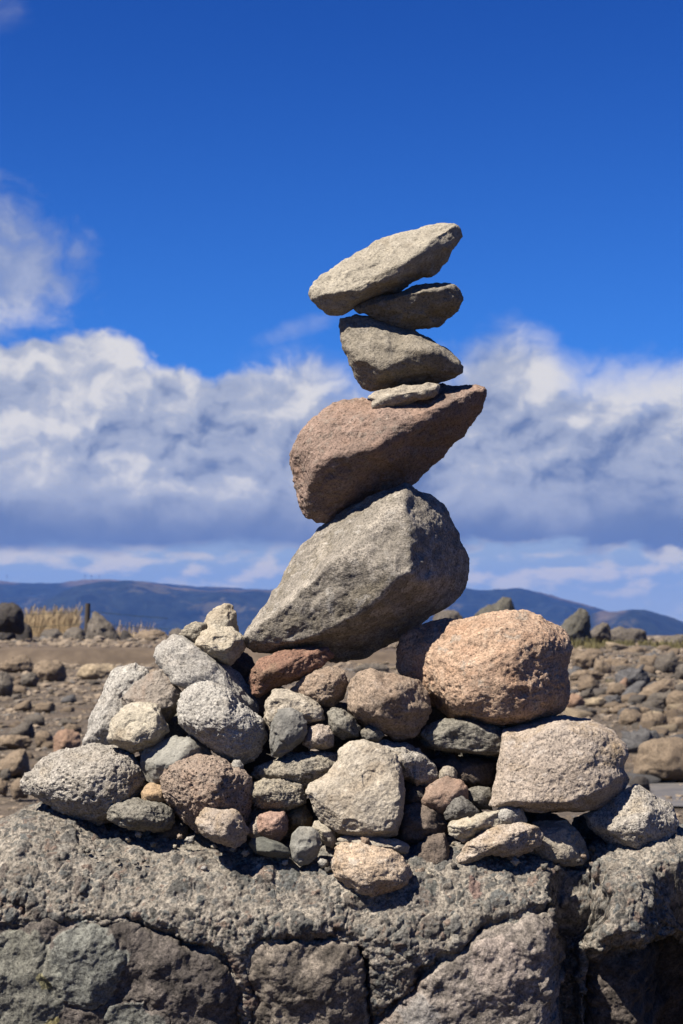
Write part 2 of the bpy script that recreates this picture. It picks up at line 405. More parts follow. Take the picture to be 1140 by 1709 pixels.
m_pinkp  = M('pink_pitted_rock', (188, 168, 150), (168, 148, 134), (190, 176, 162), (196, 158, 130), 0.4, speck=0.9, pores=0.9, bump=1.4)
m_redst  = M('reddish_stone', (182, 154, 136), (160, 136, 120), (190, 170, 154), (188, 146, 118), 0.4)
m_tan    = M('tan_brown_stone', (178, 158, 138), (156, 136, 118), (184, 170, 156), (150, 120, 96), 0.35, speck=0.8)
m_peach  = M('peach_white_stone', (210, 186, 158), (200, 182, 162), (218, 208, 194), (204, 160, 116), 0.55, speck=0.8, pores=0.5)
m_pinkw  = M('pale_pink_block_rock', (204, 190, 176), (190, 174, 158), (210, 202, 194), (182, 154, 108), 0.6, speck=0.7, pores=0.6)
m_brick  = M('brick_pink_stone', (190, 156, 140), (172, 140, 126), (198, 170, 154), speck=0.6)
m_ochre  = M('ochre_stone', (172, 148, 104), (148, 126, 90), (186, 166, 126), speck=0.7)
m_amber  = M('amber_stone', (204, 176, 140), (190, 160, 124), (210, 180, 140), speck=0.5)
m_slab   = M('weathered_slab_rock', (168, 161, 150), (146, 139, 128), (188, 183, 175), (142, 132, 108), 0.5, speck=0.9, patch=(196, 192, 184), worn=0.75)
m_olive  = M('buff_grey_tower_rock', (166, 158, 142), (144, 137, 124), (178, 171, 158), (148, 134, 110), 0.35, speck=0.55)
m_top    = M('pale_tower_rock', (188, 181, 164), (168, 161, 146), (198, 192, 178), (166, 150, 124), 0.4, speck=0.5)
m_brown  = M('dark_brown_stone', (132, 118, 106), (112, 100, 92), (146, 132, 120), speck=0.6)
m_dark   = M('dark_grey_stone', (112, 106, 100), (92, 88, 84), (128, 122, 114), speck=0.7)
m_cong   = M('conglomerate_stone', (178, 170, 152), (148, 142, 130), (196, 184, 158), (132, 130, 126), 0.7, speck=1.0, dark=0.5, pores=0.5)

# ------------------------------------------------------------------ the balanced tower (top to bottom)
GT = 'stones balanced one on another in the tower'
rock('flat_stone', 'pale elongated flat stone at the very top of the tower, pointing up to the right',
     [(515,490),(520,477),(533,462),(560,445),(590,425,12),(625,405,22),(665,392,28),(710,378,25),(745,368,20),(762,370,10),(773,390,5),(768,405,12),(755,420,22),(748,435,28),(735,448,30),(728,458,30),(700,468,25),(668,484,20),(640,493,15),(615,503,10),(597,510,8),(580,520,5),(568,528,5),(550,526,5),(530,512,0),(518,500,0)],
     52, 48, m_top, front=[(545,488,-28),(575,484,-42),(620,478,-55),(665,455,-55),(690,425,-45),(725,400,-32),(755,382,-14),(600,450,-30),(660,415,-24)], seed=11, p=18, group=GT, sub=6, crag=0.6, rough=0.9)
rock('flat_stone', 'small dark flat stone wedged second from the top of the tower',
     [(590,518),(600,505,5),(625,497,5),(660,486,8),(700,476,10),(735,472,10),(757,474,5),(766,485,0),(774,503,5),(765,518,15),(745,532,22),(735,545,25),(705,550,25),(680,553,20),(650,547,14),(635,536,8),(610,527,8)],
     55, 36, m_olive, front=[(622,508,-18),(650,498,-30),(700,487,-38),(745,485,-30),(764,500,-12),(700,515,-24)], seed=12, p=20, group=GT, crag=0.7)
rock('rounded_stone', 'buff pitted stone with dark underside, third from the top of the tower',
     [(565,545),(568,532,10),(590,524,20),(615,527,25),(632,534,28),(650,543,28),(690,550,28),(715,563,28),(740,580,22),(762,598,14),(773,615,8),(770,628,10),(755,635,15),(735,643,18),(705,648,22),(670,652,20),(640,652,14),(618,655,8),(605,648,2),(595,630),(583,605),(572,580),(566,562)],
     55, 52, m_olive, front=[(583,585,-24),(600,604,-36),(640,608,-52),(690,592,-56),(725,590,-42),(758,606,-14),(600,560,-28),(660,570,-34)], seed=13, p=18, group=GT, crag=0.5, pit=0.25)
rock('flat_stone', 'thin pale sliver of stone lying on the pink-brown boulder in the tower',
     [(612,662),(622,655),(650,647),(690,643),(720,639),(733,643),(733,655),(725,665),(700,671),(670,679),(645,687),(630,685),(620,678),(622,668)],
     24, 24, m_buff, front=[(635,668,-16),(660,658,-22),(700,652,-22),(726,650,-12),(650,678,-12),(700,664,-14)], seed=14, p=20, group=GT, sub=5, crag=0.4)
rock('boulder', 'pink-brown boulder with rough lit end and dark right half, middle of the tower',
     [(481,755),(487,738),(505,715,5),(520,698,10),(545,680,20),(570,670,30),(590,667,32),(615,665,35),(640,655,40),(680,648,45),(735,642,40),(770,637,34),(795,637,28),(810,648,24),(816,662,30),(808,680,40),(797,700,50),(785,718,58),(778,730,60),(755,745,62),(735,767,62),(710,788,60),(690,803,58),(672,816,52),(650,826,44),(620,836,38),(600,846,30),(575,860,20),(550,870,12),(530,870,8),(510,860,0),(495,840,-5),(488,815,-5),(484,785,-5)],
     58, 90, m_pink, front=[(500,818,-30),(508,792,-44),(540,766,-76),(590,748,-94),(648,732,-98),(690,700,-84),(714,688,-70),(799,648,4),(520,730,-46),(570,695,-40),(640,688,-50)], seed=15, p=18, group=GT, sub=7, crag=0.9, pit=0.35, knob=0.25, rough=1.2)
rock('boulder', 'large slanting angular slab with pale worn edge at the foot of the tower',
     [(405,1055,10),(415,1035,20),(440,1010,35),(465,980,50),(485,950,60),(497,925,70),(520,899,75),(545,873,60),(580,851,50),(620,831,50),(650,818,45),(675,809,40),(695,822,50),(720,832,66),(740,850,85),(752,870,95),(765,900,100),(778,925,100),(782,955,95),(775,980,90),(765,995,85),(745,1015,75),(715,1035,65),(690,1055,80),(665,1070,85),(630,1090,85),(600,1103,80),(570,1106,70),(540,1103,55),(500,1096,25),(450,1091,5),(425,1092,0),(412,1085,-5),(407,1070,0)],
     15, 105, m_slab, front=[(676,818,-24),(638,864,-66),(590,911,-90),(533,958,-92),(475,1016,-76),(417,1060,-42),(414,1086,-42),(459,1079,-62),(522,1058,-86),(590,1018,-110),(654,987,-118),(680,972,-116),(666,888,-92)], seed=16, p=40, group=GT, sub=7, crag=0.8, rough=1.0, lump=0.8)

# ------------------------------------------------------------------ stones of the pile, right side
GP = 'stones heaped on the base boulder'
rock('boulder', 'big round orange boulder with dark hollow on its right side',
     [(665,1125,50),(660,1090,50),(668,1065,50),(690,1050,45),(720,1038,40),(760,1033,30),(800,1028,25),(840,1022,20),(870,1020,20),(905,1030,20),(935,1045,18),(950,1062,15),(956,1085,15),(950,1110,15),(952,1135,15),(948,1165,15),(938,1185,15),(910,1200,15),(880,1210,10),(830,1216,5),(790,1207,5),(755,1200,5),(730,1182,10),(700,1165,40)],
     -25, 110, m_orange, front=[(735,1130,-50),(745,1085,-55),(790,1060,-70),(850,1048,-70),(905,1060,-68),(930,1090,-60),(925,1160,-50),(880,1188,-86),(820,1195,-90),(765,1172,-84),(800,1120,-104),(860,1105,-106),(840,1155,-112)], seed=21, p=8, chip=0.95, group=GP, sub=7, pit=0.5, crag=0.5, rough=1.4, lump=1.2)
rock('block_stone', 'pale pinkish squared block under the orange boulder, shaded on top',
     [(815,1350,-60),(820,1330,-60),(828,1290,-50),(835,1240,-40),(840,1220,-30),(870,1210,10),(900,1200,40),(935,1195,60),(985,1200,60),(1015,1214,40),(1045,1240,10),(1052,1260,0),(1046,1280,0),(1056,1300,0),(1045,1320,0),(1020,1340,-10),(1000,1350,-20),(960,1352,-40),(920,1355,-50),(880,1353,-55),(845,1348,-60)],
     -70, 85, m_pinkw, front=[(842,1228,-52),(900,1222,-62),(950,1219,-60),(1000,1222,-48),(848,1340,-92),(900,1345,-104),(970,1342,-98),(1025,1310,-62),(1035,1260,-40),(910,1280,-90),(980,1275,-84)], seed=22, p=28, group=GP, sub=7, pit=0.35, crag=0.35, rough=1.0, lump=0.5)
rock('rounded_stone', 'knobbly grey stone jutting out under the right end of the squared block',
     [(970,1358),(1000,1345),(1040,1320),(1060,1308),(1095,1325),(1120,1340),(1130,1370),(1125,1400),(1110,1415),(1070,1428),(1040,1420),(1010,1400),(985,1385)],
     -92, 62, m_pumice, seed=23, p=11, group=GP, pit=0.5, knob=0.6, rough=1.3)
rock('rounded_stone', 'smooth buff stone half hidden behind the long pinkish stone, lower right of pile',
     [(875,1385),(892,1371),(915,1368),(945,1370),(965,1385),(978,1405),(983,1435),(975,1443),(940,1445),(905,1440),(880,1425),(872,1405)],
     -112, 42, m_buff, seed=24, p=14, group=GP)
rock('flat_stone', 'long pinkish stone rising to the right, lying on the rim of the base boulder',
     [(760,1432),(775,1410),(800,1390),(830,1378),(870,1372),(898,1378),(908,1395),(905,1410),(885,1422),(860,1430),(820,1428),(790,1440),(765,1445)],
     -158, 34, m_pinkw, seed=25, p=14, group=GP, pit=0.2)
rock('flat_stone', 'cream flat stone lying above the long pinkish stone',
     [(745,1378),(755,1368),(800,1358),(835,1350),(852,1365),(845,1380),(820,1387),(795,1394),(775,1408),(758,1400),(747,1390)],
     -142, 28, m_cream, seed=26, p=14, group=GP, sub=5, pit=0.3)
rock('rounded_stone', 'small grey knob of stone on the right end of the cream flat stone',
     [(820,1358),(840,1343),(856,1337),(872,1350),(880,1368),(878,1380),(850,1382),(825,1378)], -132, 24, m_grey, seed=27, group=GP, sub=5, crag=0.4)
rock('pebble', 'small glinting dark green-grey angular stone in front of the reddish stone',
     [(740,1358),(745,1345),(757,1332),(770,1330),(785,1340),(800,1355),(796,1366),(765,1370),(745,1370)], -132, 22, m_dkgrn, seed=28, group=GP, sub=5, p=24, crag=0.4)
rock('rounded_stone', 'reddish round stone right of the big pale angular stone, left part shaded',
     [(703,1335),(710,1315),(725,1303),(745,1298),(768,1302),(780,1315),(784,1335),(775,1350),(745,1362),(720,1360),(706,1350)], -108, 34, m_redst, seed=29, group=GP, sub=5)
rock('pebble', 'tiny pale round pebble on top of the reddish stone',
     [(733,1288),(738,1280),(748,1277),(758,1280),(763,1290),(763,1303),(748,1306),(733,1302)], -92, 14, m_buff, seed=30, group=GP, sub=4)
rock('pebble', 'small green-grey stone tucked against the lower left edge of the squared block',
     [(778,1322),(785,1314),(800,1312),(818,1314),(822,1330),(818,1352),(800,1350),(785,1342)], -96, 22, m_green, seed=31, group=GP, sub=4)
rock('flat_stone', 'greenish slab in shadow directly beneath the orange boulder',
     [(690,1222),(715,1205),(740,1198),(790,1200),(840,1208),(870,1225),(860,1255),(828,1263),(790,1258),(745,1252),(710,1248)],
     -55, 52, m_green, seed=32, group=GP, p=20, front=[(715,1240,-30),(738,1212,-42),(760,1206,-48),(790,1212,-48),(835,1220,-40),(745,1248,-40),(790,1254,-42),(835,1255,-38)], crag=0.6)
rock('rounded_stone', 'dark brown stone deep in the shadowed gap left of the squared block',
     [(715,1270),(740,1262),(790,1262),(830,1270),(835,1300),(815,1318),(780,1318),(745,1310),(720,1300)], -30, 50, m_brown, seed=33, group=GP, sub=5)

# ------------------------------------------------------------------ stones of the pile, centre
rock('angular_stone', 'big pale flat-faced angular stone standing in the middle of the pile front',
     [(510,1322,-10),(515,1308,-5),(545,1290,5),(562,1270,12),(565,1252,18),(580,1237,22),(610,1235,22),(640,1245,18),(662,1260,12),(672,1285,5),(677,1320,0),(673,1360,-5),(664,1395,-10),(640,1401,-18),(600,1396,-20),(565,1389,-18),(535,1370,-15),(522,1350,-12)],
     -140, 48, m_buff, front=[(525,1325,-26),(560,1290,-16),(585,1250,2),(640,1256,-4),(664,1290,-24),(668,1340,-38),(655,1388,-52),(605,1384,-54),(560,1376,-44),(600,1330,-40)], seed=41, group=GP, p=30, sub=7, crag=0.2, rough=0.9, pit=0.2, lump=0.45)
rock('rounded_stone', 'grey knobbly stone behind the right shoulder of the big pale angular stone',
     [(600,1240),(640,1235),(680,1240),(710,1255),(728,1275),(732,1295),(720,1310),(700,1318),(680,1305),(640,1290),(610,1270)], -88, 50, m_pumice, seed=42, group=GP, p=16, knob=0.6, pit=0.4)
rock('boulder', 'brown-grey rounded stone with dark notch, left of and below the orange boulder',
     [(580,1165),(583,1145),(597,1122),(620,1115),(640,1124),(670,1128),(700,1135),(712,1155),(718,1185),(705,1210),(690,1228),(665,1236),(645,1225),(620,1215),(595,1200),(583,1185)], -78, 62, m_tan, seed=43, group=GP, p=13, pit=0.3, crag=0.5, rough=1.2)
rock('angular_stone', 'tan and grey angular stone between the rust red stone and the brown-grey stone',
     [(480,1152),(505,1130),(540,1115),(560,1110),(578,1120),(582,1140),(575,1165),(555,1180),(530,1178),(500,1168)], -48, 48, m_tan, seed=44, group=GP, p=28, front=[(505,1150,-10),(534,1122,-26),(528,1168,-34),(556,1130,-42),(560,1160,-34),(574,1140,-18)], crag=0.4)
rock('rounded_stone', 'rust red stone under the left end of the slanting slab',
     [(413,1138),(420,1115),(435,1100),(460,1090),(500,1082),(545,1080),(560,1095),(540,1112),(510,1130),(480,1141),(450,1150),(435,1165),(420,1160)], -30, 48, m_red, seed=45, group=GP, crag=0.6, rough=1.3, pit=0.3)
rock('angular_stone', 'pale cream wedge-shaped stone below the rust red stone',
     [(441,1200),(443,1170),(455,1152),(480,1149),(500,1158),(530,1172),(541,1185),(541,1203),(515,1208),(480,1215),(450,1220)], -78, 38, m_buff, seed=46, group=GP, p=24, front=[(450,1170,-18),(470,1165,-24),(535,1188,-26),(505,1172,-26),(536,1200,-22),(490,1195,-34),(450,1205,-24)], crag=0.4)
rock('angular_stone', 'smooth blue-grey stone with a crack standing upright in front of the cream wedge',
     [(448,1235),(452,1200),(462,1184),(485,1180),(505,1190),(515,1212),(508,1235),(490,1252),(470,1264),(453,1263)], -116, 26, m_blue, seed=47, group=GP, p=22, rough=0.6, front=[(460,1195,-16),(490,1192,-18),(508,1212,-16),(480,1225,-26),(462,1250,-20),(494,1238,-18)])
rock('rounded_stone', 'small pinkish-white stone right of the upright blue-grey stone',
     [(504,1242),(515,1215),(530,1208),(550,1212),(558,1225),(557,1245),(540,1252),(515,1250)], -104, 26, m_pinkw, seed=48, group=GP, p=18, sub=5)
rock('rounded_stone', 'small dark green-grey pebbly stone left below the brown-grey rounded stone',
     [(545,1190),(555,1179),(575,1185),(592,1197),(602,1215),(597,1230),(570,1234),(552,1222)], -92, 28, m_green, seed=49, group=GP, p=14, sub=5, knob=0.4)
rock('pebble', 'tiny greenish crumb of rock under the brown-grey rounded stone',
     [(600,1222),(615,1212),(632,1216),(642,1228),(632,1238),(610,1238)], -92, 16, m_green, seed=50, group=GP, sub=4)
rock('flat_stone', 'wide pebbly conglomerate slab left of the big pale angular stone',
     [(415,1295),(425,1278),(450,1270),(480,1258),(520,1254),(570,1256),(590,1280),(560,1300),(530,1310),(510,1325),(470,1322),(440,1312)], -92, 50, m_cong, seed=51, group=GP, p=16, knob=0.9, crag=0.6, rough=1.3)
rock('rounded_stone', 'lumpy conglomerate stone just below the wide conglomerate slab',
     [(414,1325),(420,1308),(440,1300),(470,1301),(500,1310),(511,1325),(508,1340),(490,1350),(460,1354),(435,1350),(418,1340)], -128, 34, m_cong, seed=52, group=GP, p=12, knob=1.0, crag=0.6, rough=1.5)
rock('angular_stone', 'small brick pink angular stone below the lumpy conglomerate',
     [(427,1378),(432,1360),(450,1354),(475,1355),(482,1370),(480,1390),(468,1405),(450,1402),(430,1390)], -146, 26, m_brick, seed=53, group=GP, p=24, sub=5)
rock('pebble', 'small pinkish pebble squeezed left behind the brick pink stone',
     [(412,1390),(418,1375),(430,1366),(440,1380),(438,1398),(425,1402)], -138, 16, m_pinkw, seed=54, group=GP, sub=4)
rock('pebble', 'ochre stone in shade behind and right of the brick pink stone',
     [(478,1362),(490,1346),(510,1344),(522,1362),(520,1380),(500,1385),(482,1384)], -118, 22, m_ochre, seed=55, group=GP, sub=5)
rock('pebble', 'flat oval dark green-grey pebble lying below the brick pink stone',
     [(414,1408),(420,1399),(440,1397),(465,1405),(482,1415),(486,1425),(475,1432),(450,1431),(425,1423)], -170, 24, M('slate_pebble_rock', (124,126,118), (108,111,105), (136,138,130), speck=0.25, pores=0.1, bump=0.4), seed=56, group=GP, p=10, sub=5, rough=0.4, lump=0.5)
rock('flat_stone', 'smooth grey oval stone standing on edge beside the flat dark pebble',
     [(483,1412),(487,1392),(500,1380),(520,1379),(533,1389),(537,1408),(530,1428),(515,1442),(500,1446),(488,1434)], -168, 18, m_smooth, seed=57, group=GP, p=14, rough=0.5, lump=0.6, sub=5)
rock('pebble', 'small pale broken stone between the grey oval stone and the big angular stone',
     [(519,1382),(525,1370),(535,1368),(548,1376),(560,1390),(562,1405),(555,1416),(540,1408),(530,1396)], -146, 20, m_cream, seed=58, group=GP, p=18, sub=5)
rock('boulder', 'peach and white stone at the very front, hanging lowest on the base boulder',
     [(553,1445),(558,1415),(570,1405),(600,1407),(640,1415),(665,1425),(680,1440),(688,1458),(677,1478),(655,1490),(620,1497),(592,1493),(575,1478),(560,1465)], -200, 46, m_peach, seed=59, group=GP, p=16, crag=0.5, rough=1.2, pit=0.25, front=[(565,1425,-14),(590,1418,-18),(645,1428,-24),(675,1452,-22),(655,1480,-36),(610,1486,-38),(580,1470,-34),(610,1445,-42),(640,1455,-42)])
rock('flat_stone', 'thin pale stone pressed under the big pale angular stone',
     [(560,1402),(575,1394),(620,1395),(660,1400),(685,1412),(680,1425),(640,1424),(580,1414)], -155, 34, m_buff, seed=60, group=GP, sub=5)
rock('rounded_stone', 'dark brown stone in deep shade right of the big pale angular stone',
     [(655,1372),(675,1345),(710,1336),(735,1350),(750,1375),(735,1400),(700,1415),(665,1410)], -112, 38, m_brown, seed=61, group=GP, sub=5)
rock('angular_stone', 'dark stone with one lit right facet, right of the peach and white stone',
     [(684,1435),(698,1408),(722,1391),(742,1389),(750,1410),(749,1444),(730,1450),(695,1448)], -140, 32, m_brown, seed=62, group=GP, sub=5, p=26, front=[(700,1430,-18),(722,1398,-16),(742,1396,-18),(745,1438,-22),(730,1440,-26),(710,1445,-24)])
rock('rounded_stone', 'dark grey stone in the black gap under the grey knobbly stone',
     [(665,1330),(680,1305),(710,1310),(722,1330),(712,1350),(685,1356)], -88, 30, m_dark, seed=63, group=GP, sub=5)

# ------------------------------------------------------------------ stones of the pile, left side
rock('boulder', 'large egg-shaped pitted grey stone overhanging the left end of the base boulder',
     [(33,1308,0),(45,1290,0),(70,1268,5),(110,1250,15),(150,1243,20),(190,1243,22),(220,1255,20),(240,1280,15),(245,1310,10),(238,1335,10),(218,1356,10),(195,1370,10),(165,1379,5),(130,1370,0),(95,1355,0),(60,1335,0),(40,1325,0)], -72, 82, m_pumice, seed=71, group=GP, p=9, pit=1.0, rough=1.6, sub=7, crag=0.3,
     front=[(80,1300,-44),(120,1275,-52),(180,1270,-56),(220,1300,-50),(190,1345,-62),(140,1340,-70),(90,1328,-52),(150,1305,-82)])
rock('block_stone', 'grey-green blocky stone tucked under the right end of the egg-shaped stone',
     [(180,1352),(190,1336),(230,1332),(270,1338),(288,1350),(292,1375),(282,1389),(240,1388),(200,1380),(182,1368)], -128, 42, m_green, seed=72, group=GP, p=22, crag=0.5)
rock('pebble', 'small amber-orange stone peeping out above the grey-green blocky stone',
     [(235,1325),(243,1311),(258,1307),(275,1315),(285,1335),(270,1345),(240,1342)], -112, 22, m_amber, seed=73, group=GP, sub=4)
rock('rounded_stone', 'smooth pale grey stone behind the pinkish pitted stone, left part of pile',
     [(232,1270),(240,1250),(260,1238),(290,1228),(320,1225),(345,1238),(356,1262),(345,1290),(300,1308),(255,1312),(240,1300)], -92, 46, m_smooth, seed=74, group=GP, p=12, rough=0.6, lump=0.7)
rock('boulder', 'pinkish pitted rounded stone in the left foreground of the pile',
     [(267,1300),(275,1278),(300,1265),(335,1260),(370,1268),(405,1285),(420,1300),(426,1330),(415,1370),(395,1398),(350,1397),(322,1388),(298,1365),(278,1340),(269,1320)], -132, 66, m_pinkp, seed=75, group=GP, p=10, pit=0.8, rough=1.4, sub=7)
rock('angular_stone', 'pale stone with dark grey cap leaning on the pinkish pitted stone',
     [(326,1372),(333,1355),(345,1349),(365,1351),(392,1352),(405,1365),(414,1385),(408,1405),(395,1415),(370,1409),(345,1400),(333,1387)], -186, 32, m_pinkw, seed=76, group=GP, p=20, sub=5, crag=0.4)
rock('boulder', 'light grey grainy rounded stone leaning over the centre left of the pile',
     [(296,1182),(303,1157),(325,1140),(355,1136),(385,1150),(400,1172),(425,1185),(440,1200),(448,1225),(440,1252),(420,1270),(395,1279),(368,1264),(343,1242),(318,1227),(300,1207)], -88, 70, m_grey, seed=77, group=GP, p=12, rough=1.7, pit=0.4, sub=7,
     front=[(320,1170,-40),(355,1158,-44),(385,1180,-58),(425,1215,-50),(425,1248,-40),(390,1258,-44),(345,1222,-56),(318,1198,-48),(370,1205,-72)])
rock('rounded_stone', 'yellowish-white rounded stone sitting on top of the egg-shaped stone',
     [(178,1232),(186,1202),(200,1182),(230,1172),(260,1174),(275,1195),(283,1220),(270,1238),(245,1249),(222,1257),(200,1247),(182,1240)], -82, 46, m_cream, seed=78, group=GP, p=15, rough=1.1,
     front=[(195,1215,-26),(215,1190,-24),(255,1186,-26),(268,1212,-34),(235,1235,-46),(205,1238,-34),(262,1232,-26)])
rock('angular_stone', 'grey-brown angular stone with an orange spot, behind the yellowish-white stone',
     [(200,1165),(225,1140),(255,1120),(270,1115),(290,1140),(306,1160),(302,1182),(280,1203),(250,1200),(212,1190)], -35, 42, M('mushroom_grey_stone', (176,166,154), (158,148,138), (186,178,168), (198,146,106), 0.25, speck=0.5), seed=79, group=GP, p=26, crag=0.3,
     front=[(222,1165,-24),(262,1130,-16),(285,1150,-26),(285,1180,-30),(245,1185,-38)])
rock('boulder', 'tall grey pitted stone leaning at the far left back of the pile',
     [(135,1248),(143,1218),(158,1182),(170,1160),(180,1130),(195,1112),(225,1105),(245,1112),(256,1130),(250,1160),(235,1200),(210,1240),(180,1256),(150,1256)], 15, 55, m_grey, seed=80, group=GP, p=13, rough=1.3, pit=0.5,
     front=[(160,1215,-24),(185,1160,-34),(205,1125,-30),(232,1125,-28),(235,1160,-34),(200,1205,-42)])
rock('boulder', 'long grey stone slanting down to the right behind the grainy rounded stone',
     [(259,1092,0),(268,1072,8),(290,1057,15),(315,1065,18),(345,1082,20),(375,1105,25),(400,1125,28),(418,1150,28),(430,1178,20),(428,1200,10),(400,1195,0),(350,1170,-5),(310,1150,-8),(285,1140,-5),(270,1120,-3),(262,1105,0)], -20, 60, m_grey, seed=81, group=GP, p=20, rough=1.1, crag=0.5, sub=6,
     front=[(280,1085,-20),(320,1078,-22),(312,1105,-44),(296,1138,-44),(345,1125,-46),(390,1155,-36),(410,1180,-24),(370,1120,-26)])
rock('rounded_stone', 'cream rounded stone just left of the foot of the slanting slab',
     [(325,1078),(333,1052),(358,1042),(388,1046),(408,1062),(413,1078),(402,1095),(386,1113),(368,1106),(343,1092)], -18, 40, m_cream, seed=82, group=GP, p=13,
     front=[(340,1070,-22),(365,1055,-22),(395,1066,-26),(378,1082,-38),(384,1102,-18),(355,1084,-32)])
rock('angular_stone', 'highest cream stone of the left heap, standing upright against the hills',
     [(336,1055),(343,1030),(355,1015),(375,1006),(388,1010),(396,1030),(398,1055),(375,1066),(350,1064)], 18, 30, m_cream, seed=83, group=GP, p=22, sub=5,
     front=[(352,1035,-14),(376,1015,-12),(386,1022,-18),(380,1052,-24),(352,1055,-20)])
rock('angular_stone', 'small rough yellowish stone left of the two highest cream stones',
     [(296,1060),(310,1045),(325,1037),(345,1040),(348,1060),(338,1082),(315,1076)], 8, 32, m_cong, seed=84, group=GP, p=16, sub=5, knob=0.4, rough=1.4)
rock('pebble', 'tiny pale pebble between the grainy stone and the pinkish pitted stone',
     [(384,1278),(390,1269),(400,1268),(407,1277),(404,1290),(390,1292)], -128, 12, m_grey, seed=85, group=GP, sub=4)
# stones inside and behind the heap, seen only as dark shapes in its gaps
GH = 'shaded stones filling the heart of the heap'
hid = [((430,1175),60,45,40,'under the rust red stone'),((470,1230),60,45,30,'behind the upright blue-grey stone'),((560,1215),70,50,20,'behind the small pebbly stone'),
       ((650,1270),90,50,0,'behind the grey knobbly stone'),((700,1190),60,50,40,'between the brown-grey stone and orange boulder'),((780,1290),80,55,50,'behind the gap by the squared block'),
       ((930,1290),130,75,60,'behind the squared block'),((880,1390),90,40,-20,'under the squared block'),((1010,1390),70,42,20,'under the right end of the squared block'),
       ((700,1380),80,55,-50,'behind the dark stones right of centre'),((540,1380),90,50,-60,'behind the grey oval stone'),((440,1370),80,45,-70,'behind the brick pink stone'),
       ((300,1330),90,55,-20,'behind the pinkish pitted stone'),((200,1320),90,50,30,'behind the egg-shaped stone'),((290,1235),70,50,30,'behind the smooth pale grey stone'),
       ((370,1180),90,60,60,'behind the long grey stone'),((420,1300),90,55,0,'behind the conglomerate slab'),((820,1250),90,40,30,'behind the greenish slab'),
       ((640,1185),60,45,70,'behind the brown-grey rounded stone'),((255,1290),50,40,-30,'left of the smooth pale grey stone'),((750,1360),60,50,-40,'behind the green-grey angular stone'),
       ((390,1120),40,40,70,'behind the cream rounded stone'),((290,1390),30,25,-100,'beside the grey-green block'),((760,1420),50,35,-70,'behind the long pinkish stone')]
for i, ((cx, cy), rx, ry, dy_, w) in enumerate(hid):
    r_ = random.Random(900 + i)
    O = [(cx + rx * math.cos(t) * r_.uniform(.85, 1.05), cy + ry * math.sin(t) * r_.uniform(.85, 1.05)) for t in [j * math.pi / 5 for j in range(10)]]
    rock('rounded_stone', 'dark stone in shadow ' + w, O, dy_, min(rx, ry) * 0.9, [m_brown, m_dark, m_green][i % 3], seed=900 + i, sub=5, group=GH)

# crumbs of rock caught where the stones rest on the base boulder
for i, (cx, cy, r_, dy_) in enumerate([(318,1402,6,-150),(300,1396,4,-150),(410,1424,5,-165),(548,1452,5,-180),(540,1440,7,-172),(700,1456,6,-178),(716,1460,4,-182),(758,1446,5,-172),(232,1392,5,-125),(610,1404,6,-185),(860,1438,6,-165),(930,1450,5,-150),(476,1440,4,-172),(735,1404,6,-150),(640,1322,6,-130),(512,1262,7,-104)]):
    q_ = random.Random(i); O = [(cx + r_ * 1.2 * math.cos(t) * q_.uniform(.8, 1.1), cy + r_ * math.sin(t) * q_.uniform(.8, 1.1)) for t in [j * math.pi / 4 for j in range(8)]]
    rock('rock_crumb', 'tiny crumb of broken stone caught between the heaped stones and the base boulder', O, dy_, r_, [m_grey, m_tan, m_cream, m_dark][i % 4], seed=700 + i, sub=3, group='crumbs of rock caught in the heap')

prof = np.array([(1392, -55), (1405, -95), (1425, -135), (1446, -165), (1470, -190), (1495, -208), (1530, -226)], float)
q_ = random.Random(77)
for i in range(46):
    cx = q_.uniform(70, 1040); cy = 1398 + 60 * q_.random() ** 1.5 + (0 if cx > 380 else -25 * (380 - cx) / 300); sft = float(np.interp(cx, [0, 75, 200, 350, 500, 600, 780, 880, 985, 1060], [-8, -34, -18, -12, 0, 2, -6, 2, 2, -8]))
    r_ = q_.uniform(1.6, 4.2); dy_ = float(np.interp(cy - sft, prof[:, 0], prof[:, 1])) - 4
    O = [(cx + r_ * 1.2 * math.cos(t) * q_.uniform(.8, 1.1), cy + r_ * math.sin(t) * q_.uniform(.8, 1.1)) for t in [j * math.pi / 4 for j in range(8)]]
    rock('rock_chip', 'tiny loose chip of stone lying on the sloping top of the base boulder', O, dy_, r_, [m_grey, m_tan, m_green, m_cream, m_dark][i % 5], seed=760 + i, sub=2, group='loose chips on the base boulder')

